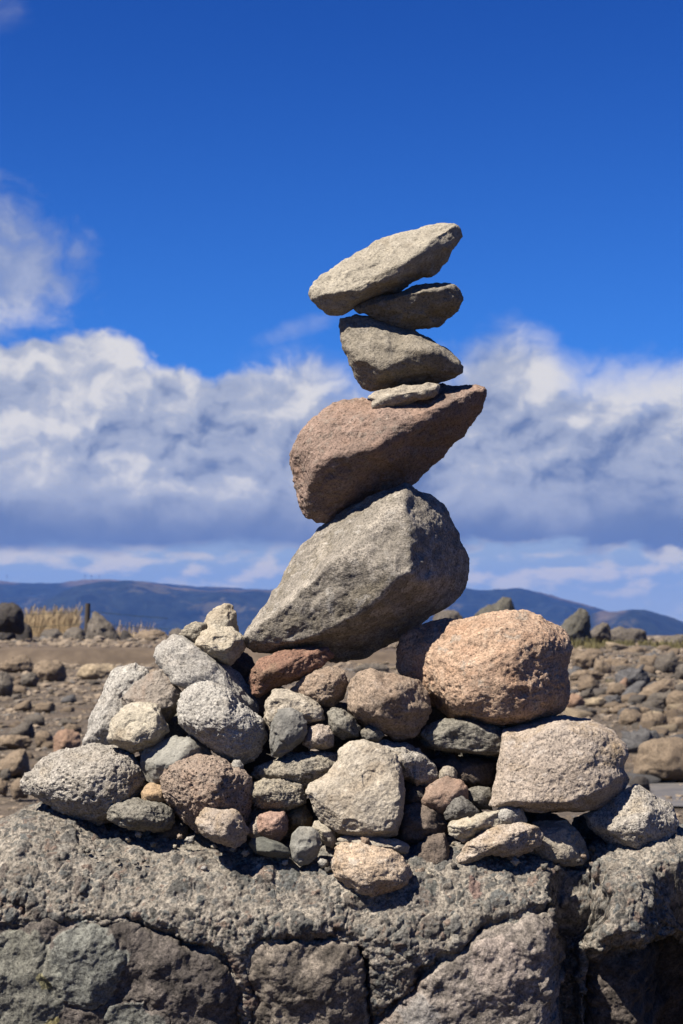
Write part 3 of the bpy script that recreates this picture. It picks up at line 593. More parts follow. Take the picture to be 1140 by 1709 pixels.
# ------------------------------------------------------------------ the base boulder: conglomerate with big embedded clasts
def build_base():
    # section through the boulder: (photo row, depth) in front, then (depth, height) over the top and down the back, all in photo pixels at the cairn
    front = [(2450, -150), (2150, -180), (1900, -196), (1760, -208), (1720, -214), (1640, -228), (1570, -234), (1530, -226), (1495, -208), (1470, -190), (1446, -165), (1425, -135), (1405, -95), (1392, -55), (1384, -10)]
    sec = [(dy, (HOR - y) * (F + dy) / F) for y, dy in front]
    back = [(60, -362), (160, -375), (300, -390), (430, -440), (540, -560), (600, -760), (620, -1100), (600, -1733 - 60)]
    sec = [(-120, -1733 - 60)] + sec + back
    sec = np.array(sec, float)
    t = np.concatenate([[0], np.cumsum(np.hypot(*np.diff(sec, axis=0).T))])
    # dense rows where the photograph sees them
    i0 = 4; i1 = 17
    ts = np.concatenate([np.linspace(0, t[i0], 190)[:-1], np.linspace(t[i0], t[i1], 430)[:-1], np.linspace(t[i1], t[-1], 150)])
    # smooth interpolation (Catmull-like through gaussian smoothing of a dense polyline)
    td = np.linspace(0, t[-1], 4000); sd = np.stack([np.interp(td, t, sec[:, 0]), np.interp(td, t, sec[:, 1])], 1)
    ker = np.exp(-np.linspace(-2.5, 2.5, 61) ** 2); ker /= ker.sum()
    pad = np.concatenate([np.repeat(sd[:1], 30, 0), sd, np.repeat(sd[-1:], 30, 0)])
    sd = np.stack([np.convolve(pad[:, c], ker, 'valid') for c in range(2)], 1)
    Ys = np.interp(ts, td, sd[:, 0]); Zs = np.interp(ts, td, sd[:, 1])
    xs = np.concatenate([np.linspace(-520, -20, 150)[:-1], np.linspace(-20, 1160, 860)[:-1], np.linspace(1160, 1560, 120)])
    nx, ny = len(xs), len(ts)
    XX = np.repeat(xs[:, None], ny, 1); YY = np.repeat(Ys[None], nx, 0); ZZ = np.repeat(Zs[None], nx, 0)
    cs = np.array([(-520, 420), (-300, 90), (-120, 20), (0, -8), (40, -26), (75, -34), (200, -18), (350, -12), (500, 0), (600, 2), (780, -6), (880, 2), (940, 12), (985, 2), (1060, -8), (1120, -16), (1200, 5), (1400, 90), (1560, 420)], float)
    sh = np.interp(xs, cs[:, 0], cs[:, 1]); sh = np.convolve(np.pad(sh, 6, 'edge'), np.ones(13) / 13, 'valid')
    fade = np.clip((ZZ + 1000) / 600, 0, 1)
    ZZ = ZZ - sh[:, None] * fade
    # ends round off
    en = np.clip(np.maximum((-120 - xs) / 400, (xs - 1250) / 310), 0, 1); end = np.sqrt(np.clip(1 - en ** 2, 0.02, 1))
    YY = 240 + (YY - 240) * end[:, None]; ZZ = -1733 + (ZZ + 1733) * (0.35 + 0.65 * end[:, None])
    P = np.stack([(XX - 570) * U, D + YY * U, CAMH + ZZ * U], -1).reshape(-1, 3)
    px, py = proj(P); q = np.stack([P[:, 0] / U, (P[:, 1] - D) / U, (P[:, 2] - CAMH) / U], 1)
    idx = np.arange(nx * ny).reshape(nx, ny)
    Q = np.stack([idx[:-1, :-1].ravel(), idx[:-1, 1:].ravel(), idx[1:, 1:].ravel(), idx[1:, :-1].ravel()], 1)
    def grid_normals(P):
        G = P.reshape(nx, ny, 3); a_ = np.gradient(G, axis=0); b_ = np.gradient(G, axis=1)
        n = np.cross(b_, a_).reshape(-1, 3)
        return n / (np.linalg.norm(n, axis=1, keepdims=True) + 1e-12)
    N = grid_normals(P)
    if (N[idx[nx // 2, 250]] @ np.array([0, -1, 0.3])) < 0: N = -N
    # --- features (photo-scaled rock coordinates of the front face)
    isf = sstep(-q[:, 1], -40, 30)      # front part
    wob = 12 * vnoise(q / 44.0, 5) + 6 * vnoise(q / 15.0, 6) + 2.5 * vnoise(q / 6.0, 7)
    wx, wy = px + wob, py + 10 * vnoise(q / 35.0, 8) + 6 * vnoise(q / 14.0, 9) + 2.5 * vnoise(q / 6.0, 10)
    def seg(poly, w):
        d = np.full(len(px), 1e9)
        for (x0, y0), (x1, y1) in zip(poly[:-1], poly[1:]):
            vx, vy = x1 - x0, y1 - y0; t_ = np.clip(((wx - x0) * vx + (wy - y0) * vy) / (vx * vx + vy * vy), 0, 1)
            d = np.minimum(d, np.hypot(wx - x0 - t_ * vx, wy - y0 - t_ * vy))
        return np.exp(-(d / w) ** 2)
    def region(poly, soft=6.0):
        p_ = np.array(poly, float); ins = np.zeros(len(px), bool); d = np.full(len(px), 1e9); n = len(p_)
        for i in range(n):
            x0, y0 = p_[i]; x1, y1 = p_[(i + 1) % n]
            c = ((y0 > wy) != (y1 > wy)); xi = (x1 - x0) * (wy - y0) / ((y1 - y0) if y1 != y0 else 1e-9) + x0
            ins ^= (c & (wx < xi))
            vx, vy = x1 - x0, y1 - y0; t_ = np.clip(((wx - x0) * vx + (wy - y0) * vy) / (vx * vx + vy * vy), 0, 1)
            d = np.minimum(d, np.hypot(wx - x0 - t_ * vx, wy - y0 - t_ * vy))
        s = np.where(ins, d, -d)
        return sstep(s, -soft / 2, soft / 2), s
    clasts = [  # polygon, bulge, colour
        ([(-120, 1560), (-20, 1548), (80, 1540), (150, 1545), (215, 1540), (290, 1570), (345, 1592), (372, 1615), (388, 1650), (400, 1700), (405, 1790), (-120, 1800)], 20, (108, 101, 96)),
        ([(430, 1588), (462, 1574), (560, 1572), (596, 1582), (606, 1610), (612, 1650), (615, 1720), (600, 1800), (440, 1800), (432, 1700), (424, 1640)], 24, (132, 123, 113)),
        ([(640, 1709), (660, 1682), (710, 1636), (770, 1585), (810, 1556), (880, 1528), (915, 1522), (926, 1560), (935, 1620), (938, 1720), (930, 1820), (630, 1820)], 30, (154, 145, 137)),
        ([(1000, 1640), (1012, 1612), (1060, 1608), (1130, 1612), (1220, 1630), (1220, 1810), (1010, 1810)], 26, (96, 88, 82)),
    ]
    h = 9.0 * fbm(q / 120.0, 1, 3) + 3.0 * fbm(q / 42.0, 2, 2)
    clm = np.zeros(len(px)); ctint = np.zeros((len(px), 3)); dip = np.zeros(len(px))
    for pl, bul, colr in clasts:
        m, s = region(pl, 7.0); m = m * isf
        clm = np.maximum(clm, m); ctint += m[:, None] * np.array([alb(colr)[:3]])
        h += m * bul * np.sqrt(np.clip(s / 90.0, 0, 1)) - m * 4
    # groove and overhang at the right
    groove = np.exp(-((wx - 962 + (wy - 1500) * -0.10) / 36.0) ** 2) * sstep(wy, 1418, 1500) * isf
    h -= 120 * sstep(wx, 915, 950) * (1 - sstep(wx, 962, 1020)) * sstep(wy, 1418, 1490) * isf
    oh = sstep(wx, 985, 1005) * isf
    h += oh * 26 * sstep(wy, 1430, 1500) * (1 - sstep(wy, 1560, 1595)); h -= oh * 85 * sstep(wy, 1560, 1605) * (1 - 0.75 * sstep(wx + wy, 2660, 2560))
    h -= 170 * sstep(wx, 1065, 1165) * isf * sstep(wy, 1430, 1470)
    # the coarse upper bed stands a little proud of the clasts beneath it
    lip = np.interp(wx, [0, 215, 300, 400, 430, 600, 640, 800, 900], [1530, 1525, 1552, 1600, 1560, 1558, 1640, 1545, 1505])
    h += 4 * (1 - clm) * (1 - sstep(wy, lip - 10, lip + 25)) * isf * (1 - oh)
    for poly, w, dp in [([(0, 1478), (12, 1500), (38, 1522)], 5, 12), ([(-30, 1538), (100, 1541), (180, 1533), (218, 1530)], 3, 6),
                        ([(215, 1530), (245, 1558), (292, 1566), (342, 1585), (372, 1605), (390, 1640), (402, 1690), (410, 1780)], 9, 26),
                        ([(425, 1580), (462, 1566), (560, 1564), (600, 1574), (612, 1604), (622, 1660), (628, 1780)], 7, 24),
                        ([(425, 1580), (418, 1620), (424, 1660), (436, 1780)], 6, 11),
                        ([(628, 1712), (652, 1682), (705, 1630), (765, 1580), (805, 1550), (880, 1522), (912, 1506)], 7, 22),
                        ([(640, 1440), (700, 1452)], 3, 3)]:
        g = seg(poly, w * 0.8) * isf * (0.25 + 0.9 * np.clip(vnoise(q / 40.0, 11) + 0.4, 0, 1)); h -= dp * g; dip = np.maximum(dip, g)
    for (cx_, cy_, rx_, ry_, up_) in [(146, 1612, 66, 70, 7), (232, 1700, 50, 30, 5)]:
        rr_ = np.hypot((wx - cx_) / rx_, (wy - cy_) / ry_); h += isf * up_ * np.sqrt(np.clip(1 - rr_ ** 2, 0, 1)) - isf * 2 * np.exp(-((rr_ - 1.02) / 0.05) ** 2)
    # set the big shape first, then work the fine relief on it
    ends = np.clip(end.repeat(ny), 0.3, 1)
    P = P + N * (h * U * ends)[:, None]; N = grid_normals(P)
    if (N[idx[nx // 2, 250]] @ np.array([0, -1, 0.3])) < 0: N = -N
    q = np.stack([P[:, 0] / U, (P[:, 1] - D) / U, (P[:, 2] - CAMH) / U], 1); h = np.zeros(len(px))
    # clasts of the matrix: angular, close-set, four sizes
    mat = 1 - clm
    base = np.array([alb((160, 153, 142))[:3]])
    col = np.repeat(base, len(px), 0) * (1 + 0.22 * fbm(q / 30.0, 21, 3))[:, None] * (1 + 0.30 * fbm(q / 5.0, 24, 2))[:, None]
    pal = np.array([alb(c)[:3] for c in [(114, 114, 112), (128, 127, 122), (98, 99, 97), (130, 123, 114), (112, 104, 98), (150, 146, 138), (108, 112, 112), (142, 124, 112), (84, 84, 82), (132, 131, 126), (108, 107, 104), (122, 117, 111), (102, 105, 102)]])
    qa = q + 6.0 * np.stack([vnoise(q / 16.0, 31), vnoise(q / 16.0, 32), vnoise(q / 16.0, 33)], 1) + 1.6 * np.stack([vnoise(q / 5.0, 34), vnoise(q / 5.0, 35), vnoise(q / 5.0, 36)], 1)
    patchy = 0.5 + 0.5 * fbm(q / 60.0, 37, 2)
    for sz, frac, hh, sd_ in [(38.0, 0.34, 0.09, 41), (21.0, 0.42, 0.11, 43), (12.0, 0.50, 0.12, 47), (6.5, 0.5, 0.12, 49)]:
        f1, f2, ci, cj = voro(qa / sz, sd_, 1.0)
        wall = f2 - f1; on = (ci < frac * (0.6 + 0.8 * np.clip(patchy, 0, 1)))
        body = sstep(wall, 0.04 + 0.16 * cj, 0.22 + 0.22 * cj) * on * sstep(0.72 - f1, 0, 0.12)
        h += mat * (body * sz * hh * (0.5 + 0.8 * cj) - 0.05 * sz * np.exp(-(wall / 0.10) ** 2) * on)
        pc = pal[(ci * 977).astype(int) % len(pal)]; ed = (sstep(body, 0.1, 0.6) * mat)[:, None]
        col = col * (1 - ed * 0.95) + pc * ed * 0.95 * (1 + 0.16 * fbm(q / 4.0, 25, 2))[:, None]
    f1, f2, ci, cj = voro(q / 15.0 + 7.7, 58); pt = sstep(0.16 + 0.2 * cj - f1, -0.02, 0.1) * (ci > 0.62); h -= mat * 1.5 * pt
    h += mat * (1.5 * fbm(q / 8.0, 51, 3, 0.6) + 1.0 * ridged(q / 30.0, 54, 2) + 4.0 * fbm(q / 50.0, 55, 3)) + clm * (1.0 * fbm(q / 7.0, 52, 3, 0.6) + 5.0 * fbm(q / 46.0, 53, 3) + 2.2 * ridged(q / 40.0, 57, 2))
    # clast colour, lichen discs and rusty cracks
    cc = ctint / np.maximum(clm, 1e-6)[:, None]
    cc = cc * (1 + 0.40 * fbm(q / 24.0, 61, 4, 0.6))[:, None] * (1 + 0.32 * fbm(q / 4.5, 63, 3))[:, None]
    col = col * mat[:, None] + cc * clm[:, None]
    def disc(cx, cy, rx, ry, colr, amt, sd_):
        r = np.hypot((wx - cx) / rx, (wy - cy) / ry) + 0.12 * fbm(q / 16.0, sd_, 3)
        m = (sstep(r, 1.04, 0.95) * amt * isf)[:, None]; rim = np.exp(-((r - 0.96) / 0.05) ** 2) * 0.25 * isf * amt
        return m, np.array([alb(colr)[:3]]), rim
    for cx, cy, rx, ry, colr, amt in [(150, 1612, 62, 70, (134, 138, 132), 0.9), (20, 1650, 90, 95, (138, 140, 130), 0.8), (225, 1700, 45, 28, (132, 136, 130), 0.8), (700, 1690, 38, 42, (166, 164, 162), 0.75), (92, 1700, 14, 11, (160, 150, 92), 0.8), (80, 1636, 10, 8, (158, 152, 100), 0.7), (830, 1610, 50, 45, (180, 166, 158), 0.6), (795, 1478, 18, 14, (140, 112, 104), 0.8)]:
        m, cv, rim = disc(cx, cy, rx, ry, colr, amt, int(cx) + 70)
        col = col * (1 - m) + cv * (1 + 0.15 * fbm(q / 6.0, 71, 3))[:, None] * m; col = col * (1 + rim)[:, None]
    red = (seg([(0, 1478), (12, 1500), (38, 1522)], 8) + seg([(470, 1566), (560, 1562)], 8) * 0.7 + seg([(628, 1712), (652, 1682), (705, 1630)], 9) + seg([(380, 1600), (425, 1660)], 14) * 0.8 + seg([(600, 1575), (622, 1640)], 7) * 0.6) * isf * sstep(fbm(q / 12.0, 75, 2), -0.5, 0.3)
    red = np.clip(red, 0, 1)[:, None]; col = col * (1 - red * 0.75) + np.array([alb((104, 66, 50))[:3]]) * red * 0.75
    P = P + N * (h * U * ends)[:, None]
    m, nt, b = new_mat('conglomerate_bedrock', 0.93)
    at = nt.nodes.new('ShaderNodeAttribute'); at.attribute_name = 'rock_color'; co = obj_coord(nt)
    n3 = tnoise(nt, co, 330, 3, 0.6); n4 = tnoise(nt, co, 900, 2, 0.6); n2 = tnoise(nt, co, 120, 3, 0.6)
    val = ((n3 - 0.5) * 2.2 + (n4 - 0.5) * 2.2 + (n2 - 0.5) * 0.9 + 1.02) * (n3.step(0.38, 0.28) * 0.5).inv()
    nt.links.new(mixc(nt, 1.0, at.outputs['Color'], comb(nt, val, val, val), 'MULTIPLY'), b.inputs['Base Color'])
    bp = nt.nodes.new('ShaderNodeBump'); bp.inputs['Strength'].default_value = 0.6; bp.inputs['Distance'].default_value = 0.002
    nt.links.new((n3 + n2 * 0.6 + n4 * 0.5).k, bp.inputs['Height']); nt.links.new(bp.outputs[0], b.inputs['Normal'])
    o = mesh_obj('base_boulder', P, Q, m)
    ca = o.data.color_attributes.new('rock_color', 'FLOAT_COLOR', 'POINT')
    ca.data.foreach_set('color', np.concatenate([np.clip(col, 0.005, 1), np.ones((len(col), 1))], 1).astype(np.float32).ravel())
    tag(o, 'huge grey conglomerate boulder with embedded pebbles and cracks carrying the whole stone heap', 'boulder')
build_base()

# ------------------------------------------------------------------ ground
def gheight(x, y):
    r = np.hypot(x, y); p = np.stack([x, y, np.zeros_like(x)], 1)
    z = 0.04 * fbm(p / 3.0, 101, 3) * np.clip((r - 2) / 8, 0, 1) + 0.012 * fbm(p / 0.5, 104, 2) * np.clip(1 - r / 60, 0, 1)
    az = np.degrees(np.arctan2(x, y))
    z = z - 160 * sstep(r, 150, 1500)
    return z
def build_ground():
    rs = np.concatenate([[0.0], np.geomspace(0.6, 40000, 420)])
    ta = np.concatenate([np.linspace(-180, -14, 60)[:-1], np.linspace(-14, 14, 360)[:-1], np.linspace(14, 180, 60)])
    R_, A_ = np.meshgrid(rs, np.radians(ta), indexing='ij'); x = (R_ * np.sin(A_)).ravel(); y = (R_ * np.cos(A_)).ravel()
    z = gheight(x, y); n1, n2 = R_.shape; idx = np.arange(n1 * n2).reshape(n1, n2)
    Q = np.stack([idx[:-1, :-1].ravel(), idx[1:, :-1].ravel(), idx[1:, 1:].ravel(), idx[:-1, 1:].ravel()], 1)[:, ::-1]
    m, nt, b = new_mat('stony_ground', 0.95); g = nt.nodes.new('ShaderNodeNewGeometry'); pos = g.outputs['Position']
    n1_ = tnoise(nt, pos, 0.25, 6, 0.6); n2_ = tnoise(nt, pos, 2.2, 6, 0.65); n3_ = tnoise(nt, pos, 14, 5, 0.7)
    st = tnoise(nt, comb(nt, S(nt, nt_sep(nt, pos, 0)) * 0.25, S(nt, nt_sep(nt, pos, 1)) * 0.9, 0.0), 0.9, 4, 0.6)
    c = mixc(nt, n2_.step(0.38, 0.62), alb((132, 118, 101)), alb((160, 144, 124)))
    c = mixc(nt, st.step(0.52, 0.66) * 0.7, c, alb((152, 126, 98)))
    c = mixc(nt, n1_.step(0.42, 0.60) * 0.5, c, alb((132, 121, 108)))
    v_ = n3_ * 1.9 + 0.08; v_ = v_ * (n2_.step(0.35, 0.5) * 0.3 + 0.72); c = mixc(nt, 1.0, c, comb(nt, v_, v_, v_), 'MULTIPLY')
    # far below, forest and pasture
    dist = S(nt, nt_sep(nt, pos, 2)).step(-20, -60)
    c = mixc(nt, dist, c, alb((70, 78, 52))); nt.links.new(c, b.inputs['Base Color'])
    bp = nt.nodes.new('ShaderNodeBump'); bp.inputs['Strength'].default_value = 1.0; bp.inputs['Distance'].default_value = 0.12
    nt.links.new((n3_ + n2_).k, bp.inputs['Height']); nt.links.new(bp.outputs[0], b.inputs['Normal'])
    o = mesh_obj('ground', np.stack([x, y, z], 1), Q, m); o['kind'] = 'structure'
def nt_sep(nt, vec, i):
    n = nt.nodes.new('ShaderNodeSeparateXYZ'); nt.links.new(vec, n.inputs[0]); return n.outputs[i]
build_ground()

# dark earth track with a low worn edge, on the left
def build_track():
    m, nt, b = new_mat('dark_earth', 0.95); co = obj_coord(nt); n = tnoise(nt, co, 1.5, 6, 0.65)
    nt.links.new(mixc(nt, n.step(0.35, 0.65), alb((104, 90, 76)), alb((130, 114, 96))), b.inputs['Base Color'])
    xs = np.linspace(-60, 6, 160); prof = [(54.0, -0.05), (54.6, 0.42), (58.0, 0.50), (70.0, 0.46), (84.0, 0.38), (86.5, -0.05)]
    V = []
    for x in xs:
        for y, z in prof:
            w = 0.7 * math.sin(x * 0.35) + 0.4 * math.sin(x * 1.1 + 1)
            t = 1 - max(0, (x + 4) / 10) ** 2
            V.append((x, y + w + 0.05 * x, z * max(t, 0.0) - (0.0 if t > 0 else 0.05)))
    idx = np.arange(len(V)).reshape(len(xs), len(prof))
    Q = np.stack([idx[:-1, :-1].ravel(), idx[1:, :-1].ravel(), idx[1:, 1:].ravel(), idx[:-1, 1:].ravel()], 1)
    o = mesh_obj('path', V, Q, m); o['kind'] = 'structure'
build_track()
def build_slabground():
    m, nt, b = new_mat('worn_grey_paving', 0.7); co = obj_coord(nt); n = tnoise(nt, co, 3, 6, 0.6)
    nt.links.new(mixc(nt, n.step(0.35, 0.65), alb((112, 112, 116)), alb((140, 136, 132))), b.inputs['Base Color'])
    V = []; 
    for r in (12.6, 14.6):
        for i in range(12): 
            x = 2.2 + i * 0.35; y = r + (0.25 if r > 13 else -0.2) * math.sin(i); V.append((x, y, float(gheight(np.array([x]), np.array([y]))[0]) + 0.02))
    idx = np.arange(24).reshape(2, 12)
    Q = np.stack([idx[:-1, :-1].ravel(), idx[:-1, 1:].ravel(), idx[1:, 1:].ravel(), idx[1:, :-1].ravel()], 1)
    o = mesh_obj('path', V, Q, m, smooth=False); o['kind'] = 'structure'
build_slabground()

# ------------------------------------------------------------------ rocks standing on the ground behind
def bgmat(name, A, B, k): return M(name + '_%d' % int(k * 10), A, B, None, None, 0, 0.7, 0.3, k=k, pores=0.2)
BG = {'grey': ('weathered_grey_rock', (126, 118, 108), (106, 99, 92)), 'dark': ('dark_lava_rock', (86, 80, 76), (66, 62, 60)), 'tan': ('dusty_tan_rock', (156, 138, 116), (136, 118, 98)),
      'pale': ('pale_cream_rock', (190, 172, 142), (172, 154, 128)), 'blue': ('blue_grey_rock', (116, 116, 118), (98, 98, 102)), 'green': ('green_grey_rock', (112, 109, 98), (94, 92, 84)), 'pink': ('pinkish_rock', (184, 150, 124), (164, 132, 110))}
def bgrock(x0, x1, yt, yb, kind, label, seed, shape='round', group=None, p=14, sub=4, dist=None, name='rock'):
    d = dist or ground_dist(yb); k = d / D; w, h = x1 - x0, yb - yt; cx = (x0 + x1) / 2; r_ = random.Random(seed)
    sh = {'round': [(-.5, .05), (-.46, -.22), (-.3, -.42), (-.05, -.5), (.22, -.47), (.4, -.3), (.5, -.02), (.47, .3), (.35, .55), (-.35, .55), (-.47, .35)],
          'flat': [(-.5, .1), (-.42, -.25), (-.2, -.45), (.15, -.5), (.4, -.35), (.5, .0), (.45, .45), (.3, .6), (-.35, .6), (-.48, .4)],
          'block': [(-.5, .0), (-.42, -.38), (-.2, -.5), (.25, -.48), (.42, -.3), (.5, .15), (.5, .45), (.4, .6), (-.4, .6), (-.5, .45)],
          'peakr': [(-.5, .3), (-.3, -.05), (-.05, -.32), (.2, -.5), (.36, -.45), (.44, -.1), (.5, .35), (.4, .6), (-.45, .6)],
          'peakl': [(-.5, .3), (-.42, -.2), (-.25, -.5), (.0, -.4), (.25, -.15), (.45, .1), (.5, .4), (.4, .6), (-.42, .6)]}[shape]
    cy = (yt + yb) / 2
    O = [(cx + a_ * w * r_.uniform(.95, 1.04), cy + b_ * h * r_.uniform(.95, 1.04)) for a_, b_ in sh]
    nm, A, B = BG[kind]; kk = 10 ** (round(math.log10(k) * 3) / 3)
    return rock(name, label, O, (d - D) / U, min(w, h * 1.3) * 0.48, bgmat(nm, A, B, kk), seed=seed, sub=sub, k=k, p=p, group=group, cat='rock', crag=0.25 * min(1, h / 60), rough=0.6 * min(1, h / 50), lump=1.5)
LB = [ # x0 x1 top bottom kind shape label
 (-14,41,1007,1052,'dark','block','dark craggy rock on top of the stack at the left edge',70), (-16,30,1048,1082,'dark','round','dark rock at the bottom of the stack at the left edge',75), (28,53,1041,1081,'dark','round','dark upright rock right beside the left edge stack',72),
 (66,106,1049,1082,'grey','round','rounded grey rock in front of the dry yellow grass',None),(104,146,1048,1084,'grey','round','brownish rock left against the big grey boulder by the post',None),
 (142,202,1022,1085,'grey','peakl','big angular grey boulder just right of the wooden post',None),(198,229,1052,1083,'dark','peakl','small dark rock right against the big grey boulder',None),
 (222,282,1050,1080,'tan','flat','low tan rock between the post boulder and the heap',None),(282,312,1050,1076,'grey','round','low grey rock just left of the cream stones',None),
 (50,68,1064,1083,'dark','round','small dark rock between the stack and dry grass',None),(-10,58,1092,1122,'tan','peakr','large light-topped slab rock at left edge',None),(-14,22,1122,1164,'grey','round','grey rock throwing a dark shadow at the left edge',None),
 (54,112,1101,1138,'tan','round','tan knobbly rock left of the pale flat rock',None),(128,200,1107,1135,'pale','flat','pale cream flat rock standing below the dark track',None),(34,64,1124,1144,'grey','flat','small grey rock below the large light-topped slab',None),
 (101,129,1159,1172,'blue','peakr','small isolated bluish rock on the bare gravel',None),(-8,54,1226,1248,'tan','flat','flat grey-topped rock at left edge of near ground',None),(58,88,1219,1244,'tan','round','rounded pinkish rock on near ground left of the heap',None),
 (-12,52,1250,1296,'tan','peakr','big dusty tan rock at left edge of near ground',None),(88,135,1216,1262,'pink','round','dusty brownish rock just left of the tall pitted stone',None),(0,18,1284,1302,'grey','round','small grey rock half sunk below the dusty tan rock',None),
 (16,34,1076,1084,'tan','flat','small tan rock at foot of left edge stack',None),(38,58,1079,1090,'pale','flat','small pale rock before the dark upright rock',None),(62,88,1083,1092,'tan','flat','small tan flat rock before the rounded grey rock',None),(14,30,1083,1092,'grey','flat','small grey rock before the left edge stack',None),
 (130,158,1083,1091,'pale','flat','small pale flat stone at foot of the brownish rock',None),(165,174,1081,1091,'pale','round','small pale stone in front of the big grey boulder',None),(-6,14,1302,1324,'tan','round','tan rock low at left edge near the base boulder',None),(18,50,1300,1330,'tan','round','tan rock beside the tip of the egg-shaped stone',None)]
for i, (x0, x1, yt, yb, kd, shp, lb, dd) in enumerate(LB):
    bgrock(x0, x1, yt, yb, kd, lb, 300 + i, shp, dist=dd, sub=5 if (x1 - x0) > 35 else 4, p=20)
RB = [
 (785,864,998,1046,'green','peakr','dark pointed rock showing above the orange boulder',110),(722,772,1018,1046,'grey','round','small grey rock peeping above left end of the orange boulder',112),
 (922,988,1016,1080,'green','peakr','tall grey pointed rock right of the orange boulder',92),(974,1021,1040,1072,'grey','peakr','grey rock leaning on the tall pointed rock',96),(1012,1082,1048,1078,'grey','block','long low grey rock on the skyline right of the pointed rock',100),
 (1106,1156,1059,1086,'grey','round','rounded grey rock at the right edge skyline',86),(955,1002,1086,1118,'tan','round','rounded tan rock below the tall pointed rock',None),(1041,1082,1079,1100,'tan','flat','flat tan rock with dark right end, upper right field',72),
 (1069,1108,1090,1112,'blue','round','round bluish rock in the upper right field',None),(1094,1131,1094,1124,'grey','block','squared grey rock near the right edge of the field',None),(989,1020,1100,1124,'tan','peakl','tan rock casting a dark shadow in the middle of the field',None),
 (1024,1086,1116,1148,'blue','round','large dark blue-grey dome-shaped rock in the right field',None),(1030,1049,1131,1152,'pink','peakr','small pinkish orange rock before the blue-grey dome rock',None),(1038,1082,1136,1166,'blue','peakr','blue-grey rock in front of the blue-grey dome rock',None),
 (1062,1130,1132,1168,'tan','peakr','large tan sloping rock right of the blue-grey rocks',None),(950,1006,1118,1136,'tan','flat','long flat tan rock close to the right of the orange boulder',None),(965,1000,1132,1156,'tan','round','tan rock below the long flat tan rock',None),
 (1112,1160,1154,1188,'tan','block','tan block rock cut by the right edge',None),(1012,1046,1140,1164,'tan','flat','low tan rock left of the small pinkish rock',None),(942,976,1158,1184,'pink','round','pinkish rock with a black shadow beside the orange boulder',None),
 (1050,1112,1084,1104,'tan','flat','broad sloping tan rock behind the round bluish rock',78),(1000,1068,1098,1124,'tan','peakl','broad tan slab behind the blue-grey dome rock',52),(1128,1156,1108,1136,'grey','round','grey rock at the right edge, mid field',None),
 (1056,1110,1214,1252,'blue','peakl','bluish grey rock behind the brown block rock',None),(1060,1170,1234,1300,'tan','block','large brown block rock near the right edge beyond the pale block stone',None),(1082,1108,1188,1204,'pale','flat','small pale rock in the near right field',None),
 (1052,1084,1296,1322,'dark','block','dark flat-topped rock at edge of the grey paving',None),(1108,1125,1158,1170,'pale','flat','small pale stone beside the tan block rock',None),(980,1012,1164,1178,'pale','flat','small whitish rock below the low tan rock',None),(1084,1108,1160,1174,'pale','peakl','small white-topped rock below the sloping tan rock',None),
 (1118,1150,1196,1216,'tan','flat','tan flat rock near the right edge above the block rock',None),(1022,1052,1176,1192,'tan','flat','flat tan stone in the near right field gravel',None),(950,968,1048,1078,'green','round','low mossy rock between orange boulder and pointed rock',94),
 (610,668,1086,1104,'tan','flat','tan flat rock glimpsed through the gap under the slab',None),(640,700,1072,1090,'pale','round','pale rock glimpsed through the gap under the slab',None),(1130,1158,1136,1152,'pale','round','pale rock at the right edge in mid field',None),(590,650,1108,1124,'grey','flat','low grey stone glimpsed above the brown-grey stone',None)]
for i, (x0, x1, yt, yb, kd, shp, lb, dd) in enumerate(RB):
    bgrock(x0, x1, yt, yb, kd, lb, 400 + i, shp, dist=dd, sub=5 if (x1 - x0) > 45 else 4, p=20)

qr = random.Random(41)
for i in range(26):
    yb = 1090 + 200 * qr.random() ** 1.2; w = qr.uniform(22, 50) * (0.7 + (yb - 1080) / 220); x = qr.uniform(950 if yb < 1190 else 1052, 1140)
    bgrock(x - w / 2, x + w / 2, yb - w * qr.uniform(.35, .6), yb, qr.choice(['tan', 'grey', 'tan', 'blue', 'grey']), 'broken angular rock among the rubble of the field right of the heap', 600 + i, qr.choice(['flat', 'block', 'peakr', 'peakl']), p=26, sub=4, group='broken rocks in the right field')
for i in range(12):
    yb = 1112 + 130 * qr.random(); w = qr.uniform(16, 34) * (0.7 + (yb - 1080) / 220); x = qr.uniform(0, 200 - (yb - 1112) * 0.6)
    bgrock(x - w / 2, x + w / 2, yb - w * qr.uniform(.35, .6), yb, qr.choice(['tan', 'grey', 'tan']), 'broken angular rock lying loose on the open ground left of the heap', 640 + i, qr.choice(['flat', 'block', 'peakr', 'peakl']), p=26, sub=4, group='broken rocks on the left ground')

